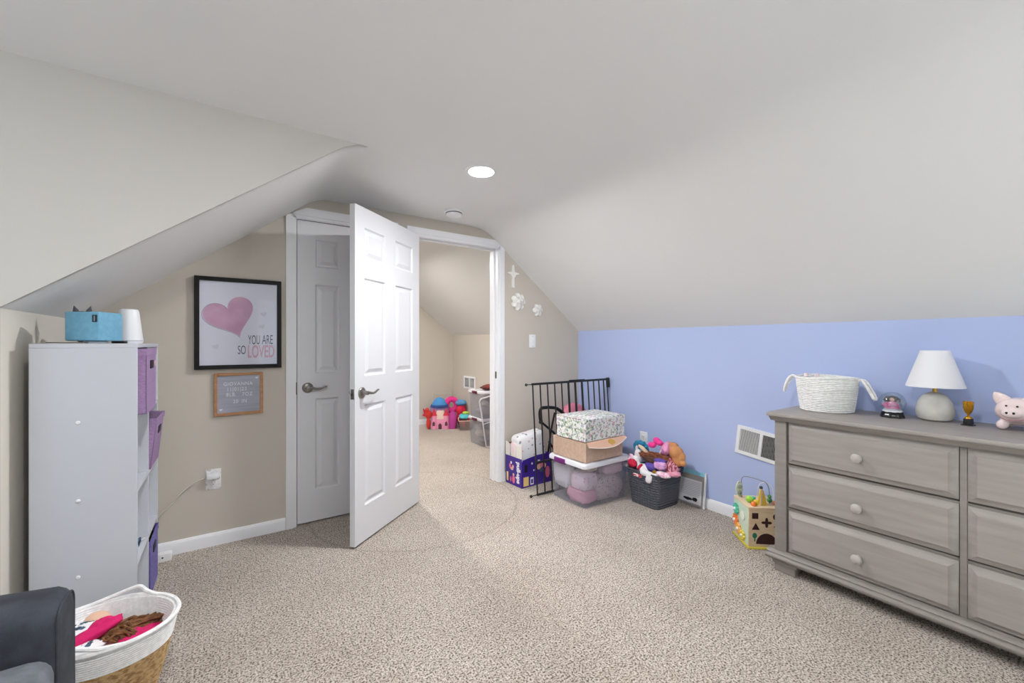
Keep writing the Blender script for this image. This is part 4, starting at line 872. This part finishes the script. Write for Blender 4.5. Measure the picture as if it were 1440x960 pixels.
plush('plush_bunny', 'white plush bunny with crimson bow at the basket rim', 'plush toy', (2.575, 2.055, .262), [
    ('body', blob([((.0, -.03, .0), (.045, .05, .036)), ((.01, .05, .02), (.036, .038, .034)), ((-.005, .125, -.008), (.018, .045, .016), (.3, 0, 0)), ((-.04, -.075, -.012), (.030, .04, .028)), ((-.045, -.125, -.022), (.026, .030, .030)), ((-.06, -.125, -.05), (.020, .026, .028))], .006), WPL),
    ('ear', blob([((.02, .105, .045), (.022, .028, .036)), ((.02, .085, .03), (.016, .02, .02))], .005), PPL),
    ('bow', lumpm((-.022, .052, .024), (.024, .040, .030), 4, .22, 2.6), RED),
    ('ribbon', lumpm((-.03, -.025, .012), (.028, .012, .030), 6, .1, 2, (.5, 0, 0)), RED)])
plush('plush_lamb', 'small white plush lamb tucked behind the bunny', 'plush toy', (2.63, 2.11, .345), [('body', blob([((0, 0, 0), (.030, .034, .034)), ((-.01, .01, -.045), (.034, .040, .034)), ((.0, .018, .04), (.012, .012, .026))], .006), WPL)])
b = MB(); b.tube([(.0, .045*math.cos(a), .038*math.sin(a)) for a in [2*PI*i/20 for i in range(20)]], [.018+.005*math.sin(3*i) for i in range(20)], 10, True)
plush('knit_scarf', 'teal knitted loop on the left of the toy heap', 'scarf', (2.65, 2.105, .395), [('loop', b, TEAL)], (0, -.3, .2))
b = MB(); b.lump((0, -.01, .0), (.018, .05, .014), 2, .1, 2, (.5, 0, 0)); tag(obj('plush_snake', b, mat('beige_plush', (214, 188, 160), .9), None, (2.61, 2.06, .395)), 'slim beige plush lying across the teal loop', 'plush toy', 'toys heaped in the grey basket')
plush('plush_mitten', 'hot pink rounded plush at the top of the toy heap', 'plush toy', (2.63, 1.945, .465), [('body', blob([((0, 0, .012), (.026, .030, .024), (.6, 0, 0)), ((-.012, .034, -.024), (.026, .034, .022)), ((.005, -.02, .0), (.024, .026, .022))], .005), HOT)])
t = thing('yarn_haired_doll', 'doll with reddish brown yarn hair across the basket', 'doll', (2.62, 1.97, .355), 0, 'toys heaped in the grey basket')
yarn(t, (.0, .085, .0), 60, .19, .0048, mat('auburn_yarn', (104, 52, 38), .85, c2=(140, 82, 52), vs=40, bump=.4, bs=200), (.05, -1, .05), .030, 5, .01)
b = MB(); b.lump((.0, .0, -.02), (.05, .09, .035), 3, .1); obj('head', b, mat('dark_brown_cloth', (84, 56, 44), .9), t)
plush('satin_dress', 'shiny pink satin doll dress near the heap top', 'doll dress', (2.66, 1.885, .425), [('skirt', lumpm((0, 0, 0), (.04, .040, .050), 6, .25, 2.4, (.4, 0, 0)), SATIN), ('bodice', lumpm((-.01, .02, -.01), (.03, .012, .045), 2, .15, 2, (.5, 0, 0)), mat('white_satin', (240, 220, 232), .25))])
plush('plush_bear', 'tan plush bear slumped on the right of the heap', 'plush toy', (2.67, 1.815, .42), [('body', blob([((0, -.005, -.01), (.050, .052, .048)), ((.02, .038, .026), (.040, .044, .030)), ((.01, .012, .040), (.014, .013, .014)), ((.01, .064, .046), (.014, .013, .014)), ((-.005, -.052, -.038), (.024, .026, .044), (.4, 0, 0)), ((-.01, -.066, -.072), (.022, .024, .022)), ((.0, -.02, -.06), (.044, .040, .045))], .006), TAN)])
plush('satin_ball', 'lavender satin puffed skirt in the middle of the heap', 'doll dress', (2.575, 1.875, .322), [('skirt', lumpm((0, 0, 0), (.042, .048, .034), 7, .14, 3.2), LAVS), ('waistband', lumpm((.01, .01, .028), (.036, .045, .016), 3, .1), VIOL)])
plush('striped_cloth', 'wine and pink striped cloth at the right rim', 'cloth', (2.65, 1.83, .305), [('folds', lumpm((0, 0, 0), (.055, .050, .062), 8, .3, 2.6), WINE), ('lining', lumpm((-.02, -.02, -.035), (.045, .055, .022), 9, .2), mat('rose_cloth', (232, 160, 182), .6))])
plush('violet_cloth', 'violet cloth between bunny and satin skirt', 'cloth', (2.60, 1.965, .288), [('folds', lumpm((0, 0, 0), (.04, .055, .035), 4, .2), VIOL)])
plush('gold_trinket', 'small gold and white trinket at the front rim', 'toy', (2.552, 1.905, .266), [('ball', blob([((0, 0, 0), (.016, .020, .018))], .004), mat('dull_gold', (150, 116, 40), .4, .6)), ('white_puff', lumpm((-.01, -.008, -.016), (.018, .026, .012), 2, .1), WPL)])
plush('plush_heart', 'small pale pink plush beside the crimson bow', 'plush toy', (2.565, 2.115, .285), [('body', blob([((0, 0, 0), (.026, .034, .030)), ((.0, .03, .018), (.020, .022, .022))], .005), PPL)])
plush('striped_sock', 'pink and white striped sock lying over the front rim', 'sock', (2.565, 1.845, .262), [('sock', lumpm((0, 0, 0), (.030, .055, .020), 4, .12, 2.2, (.1, 0, .2)), mat('sock_stripe', (236, 170, 196), .85, c2=(242, 230, 234), vs=30, stretch=(1, 4, 1), lo=.46, hi=.54))])
plush('lavender_plush', 'round lavender plush behind the tan bear', 'plush toy', (2.715, 1.905, .37), [('body', blob([((0, 0, 0), (.045, .05, .05)), ((0, .03, .045), (.02, .02, .024))], .006), mat('lavender_plush', (176, 156, 206), .95, bump=.4, bs=250))])
plush('dark_cape', 'navy cape slipping over the right end of the basket', 'cloth', (2.70, 1.80, .33), [('folds', lumpm((0, 0, 0), (.04, .022, .075), 5, .2), mat('navy_cloth', (44, 50, 76), .9))])

# ------------------------------------------------------------------ next room seen through the doorway
t = thing('wall_register', 'white air register low on the wall of the next room', 'air vent', (W, 5.295, .635))
b = MB(); b.box(-.010, -.17, -.09, 0, .17, -.066); b.box(-.010, -.17, .066, 0, .17, .09); b.box(-.0098, .145, -.066, 0, .17, .066); b.box(-.0098, -.17, -.066, 0, -.145, .066); b.box(-.009, -.012, -.066, 0, .012, .066); obj('frame', b, WHITEP, t)
b = MB(); b.box(-.003, -.15, -.07, -.001, .15, .07); obj('backing', b, mat('grey_backing', (90, 90, 92), .7), t)
b = MB()
for k in range(24): b.box(-.004, -.0008, -.066, .004, .0008, .066, M=Matrix.Translation((-.006, -.14+.0122*k, 0)) @ Matrix.Rotation(.8, 4, 'Z'))
l = obj('louvres', b, WHITEP, t); l['kind'] = 'stuff'
t = thing('access_panel', 'framed low access panel on the far wall of the next room', 'access panel', (2.713, YF, .30))
b = MB()
for a in ((-.145, -.145, -.125, .145), (.125, -.145, .145, .145), (-.125, -.145, .125, -.125), (-.125, .125, .125, .145)): b.box(a[0], -.014, a[1], a[2], 0, a[3], .002, 1)
obj('frame', b, mat('putty_trim', (206, 200, 190), .5), t)
b = MB(); b.box(-.127, -.006, -.127, .127, 0, .127); obj('panel', b, WALL, t)
# pink castle playset
t = thing('toy_castle', 'pink toy castle with red roofs in the next room', 'toy castle', (2.475, 5.42, 0), -.5); t.scale = (.78, .78, .85)
CP = mat('castle_pink', (230, 150, 182), .5); CRD = mat('castle_red', (196, 34, 60), .5); CCR = mat('castle_cream', (236, 214, 196), .5); CDK = mat('castle_dark', (80, 40, 60), .6)
b = MB(); b.box(-.12, -.07, 0, .12, .07, .16, .012, 2); obj('wall', b, CP, t)
for x in (-.11, .11):
    b = MB(); b.lathe([(.052, 0), (.046, .20), (.052, .205), (.052, .225), (0, .225)], 16, (x, -.05, 0)); tw = obj('tower', b, CP, t)
    b = MB(); b.lathe([(.058, .223), (.0, .345)], 16, (x, -.05, 0)); obj('tower_roof', b, CRD, tw)
    b = MB(); b.prism([(x-.022, .06), (x+.022, .06), (x+.022, .11), (x, .135), (x-.022, .11)], 'y', -.106, -.09); obj('tower_window', b, CDK, tw)
b = MB(); b.prism([(-.11, .16), (.11, .16), (.06, .29), (-.06, .29)], 'y', -.05, .07); obj('gable', b, CCR, t)
b = MB(); b.prism([(-.03, 0), (.03, 0), (.03, .07), (0, .10), (-.03, .07)], 'y', -.074, -.066); obj('gate', b, CDK, t)
b = MB(); b.box(-.22, -.06, 0, -.18, .05, .02, .004); b.box(-.22, -.06, .0, -.212, .05, .14, .003); obj('side_ramp', b, mat('castle_green', (90, 120, 90), .5), t)
t = thing('dragon_plush', 'small red plush dragon on the left of the toy castle', 'plush toy', (2.305, 5.44, .15))
obj('body', blob([((0, 0, .06), (.055, .05, .06)), ((-.03, -.02, .13), (.03, .03, .035)), ((0, 0, -.06), (.03, .04, .09))], .012), mat('dragon_red', (206, 50, 44), .8), t)
b = MB(); b.prism([(.0, .08), (-.07, .15), (-.055, .07), (-.085, .05), (-.04, .03)], 'y', .02, .03); obj('wing', b, CRD, t)
t = thing('sun_hat', 'blue knitted hat on the toy pile in the next room', 'hat', (2.555, 5.625, .281))
b = MB(); b.lathe([(.11, 0), (.115, .02), (.10, .05), (.075, .10), (.03, .125), (0, .13)], 24); obj('crown', b, mat('hat_blue', (70, 140, 200), .9, bump=.4, bs=120), t)
b = MB(); b.tube([(.112*math.cos(a), .112*math.sin(a), .012) for a in [2*PI*i/24 for i in range(24)]], .018, 8, True); obj('brim', b, mat('hat_dark_blue', (44, 84, 150), .9), t)
t = thing('toy_bin', 'lilac fabric toy bin behind the pink castle under the blue hat', 'storage bin', (2.555, 5.625, 0))
b = MB(); b.box(-.10, -.10, 0, .10, .10, .275, .006, 2); obj('body', b, LILAC, t)
b = MB(); b.box(-.102, -.102, .255, .102, .102, .28, .004, 2); obj('hem', b, LILACBLUE, t)
t = thing('ring_cushion', 'hot pink ring shaped cushion leaning behind the toy crate', 'cushion', (2.735, 5.60, .29), (.0, 0, -.3))
b = MB(); b.tube([(.075*math.cos(a), 0, .085*math.sin(a)) for a in [2*PI*i/24 for i in range(24)]], .042, 12, True); obj('ring', b, HOT, t)
b = MB(); b.lump((0, .03, -.19), (.08, .07, .095), 4, .06); obj('base_pad', b, CP, t)
t = thing('red_ball_toy', 'red round plush in front of the next room wall', 'plush toy', (2.79, 5.40, .235))
obj('body', blob([((0, 0, 0), (.075, .08, .085)), ((0, 0, -.12), (.06, .08, .115))], .012), mat('cherry_plush', (214, 30, 66), .85), t)
b = MB(); b.lump((0, 0, .105), (.075, .09, .045), 4, .15); obj('hood', b, mat('steel_blue_cloth', (96, 150, 196), .85), t)
t = thing('purple_cone', 'purple plush cone between the toy castle and the crate', 'plush toy', (2.618, 5.32, .0))
b = MB(); b.lathe([(0, 0), (.05, .0), (.06, .10), (.055, .20), (.02, .245), (0, .25)], 16); obj('body', b, mat('magenta_purple', (176, 60, 140), .85), t)
t = thing('toy_crate', 'small clear crate of toys on the next room carpet', 'toy crate', (2.752, 5.19, 0), -.45)
obj('tub', shell(.085, .12, .095, .13, .135, .004, .02, 0), clear_mat('amber_clear_plastic', (240, 222, 214), .08, .14), t)
b = MB(); b.tube([(x, y, .135) for x, y in rrect(-.098, -.133, .098, .133, .02)], .006, 6, True); obj('rim', b, mat('peach_rim', (232, 196, 188), .5), t)
for i, (x, y, z, r, c, nm) in enumerate(((2.74, 5.22, .075, (.055, .075, .06), (176, 40, 44), 'dark red block toy in the small clear crate'), (2.775, 5.14, .07, (.05, .06, .055), (120, 70, 60), 'brown toy in the small clear crate'), (2.74, 5.20, .175, (.07, .09, .04), (90, 190, 206), 'turquoise plush on the small clear crate'), (2.765, 5.20, .222, (.045, .06, .022), (176, 206, 80), 'lime green toy on top of the small clear crate'), (2.79, 5.13, .15, (.045, .06, .025), (190, 40, 60), 'crimson toy at the crate edge'))):
    b = MB(); b.lump((0, 0, 0), r, i+1, .14); tag(obj('small_toy', b, mat('toy_colour', c, .7), None, (x, y, z)), nm, 'toy', 'toys in the next room crate')
# two stacked clear bins
def bin2(label, loc, clothes):
    t = thing('clear_bin', label, 'storage bin', loc, 0, 'clear bins stacked in the next room')
    obj('tub', shell(.185, .155, .20, .17, .30, .004, .03, 0), clear_mat('smoky_clear_plastic', (240, 240, 242), .06, .14), t)
    b = MB(); rings = [[(x, y, z) for x, y in rrect(-a, -c, a, c, .03)] for a, c, z in ((.206, .176, .292), (.209, .179, .296), (.209, .179, .312), (.203, .173, .318), (.19, .16, .318))]; b.loft(rings)
    obj('lid', b, LIDM, t)
    b = MB(); b.box(-.222, -.06, .285, -.200, .05, .318, .006, 2); obj('latch', b, mat('maroon_plastic', (96, 30, 50), .4), t)
    for c, l, m, s_ in clothes:
        b = MB(); b.lump((0, 0, 0), s_, len(l), .14); tag(obj('folded_garment', b, m, None, (loc[0]+c[0], loc[1]+c[1], loc[2]+c[2])), l, 'clothing', 'clothes in the stacked bins')
GRYC = mat('grey_cotton', (150, 148, 152), .9); DKC = mat('dark_cotton', (60, 58, 62), .9); CRMC = mat('cream_knit', (216, 206, 194), .9)
bin2('lower clear bin of clothes in the next room', (2.625, 4.33, 0), [((-.07, .03, .12), 'cream knitwear inside the lower clear bin', CRMC, (.095, .10, .045)), ((0, -.03, .05), 'grey cotton folded at the bottom of the lower bin', GRYC, (.15, .11, .04)), ((0, -.02, .215), 'dark clothes in the upper half of the lower bin', GRYC, (.16, .12, .05))])
bin2('upper clear bin of clothes stacked in the next room', (2.625, 4.33, .3185), [((-.04, .02, .08), 'grey clothes in the upper stacked bin', GRYC, (.13, .12, .065)), ((.04, -.06, .20), 'black clothes in the upper stacked bin', DKC, (.12, .08, .07)), ((-.08, -.05, .16), 'cream clothes in the upper stacked bin', CRMC, (.06, .05, .04))])
b = MB(); b.lump((0, 0, 0), (.15, .12, .035), 6, .25, 2.4); tag(obj('garment_heap', b, mat('rust_wool', (130, 54, 44), .9, c2=(70, 30, 34), vs=14), None, (2.66, 4.31, .672)), 'rust and maroon clothes heaped on the upper bin', 'clothing')
t = thing('bin_lid', 'spare clear bin lid leaning upright in front of the stacked bins', 'lid', (2.575, 4.05, .035), (-.19, -.05, PI/2))
b = MB(); rings = [[(x, y, z) for y, z in rrect(-.16, .0, .16, .58, .035)] for x in (0, .006)]
rings = [[(x, y, z) for y, z in rrect(-.16, .005, .16, .585, .035)] for x in (0, .007)]; b.loft(rings); obj('sheet', b, CLEAR, t)
b = MB(); b.tube([(.004, y, z) for y, z in rrect(-.16, .008, .16, .583, .035)], .008, 8, True); b.tube([(.004, -.155, .29), (.004, .155, .29)], .005, 6); obj('edge', b, mat('pale_grey_rim', (214, 208, 210), .4), t)
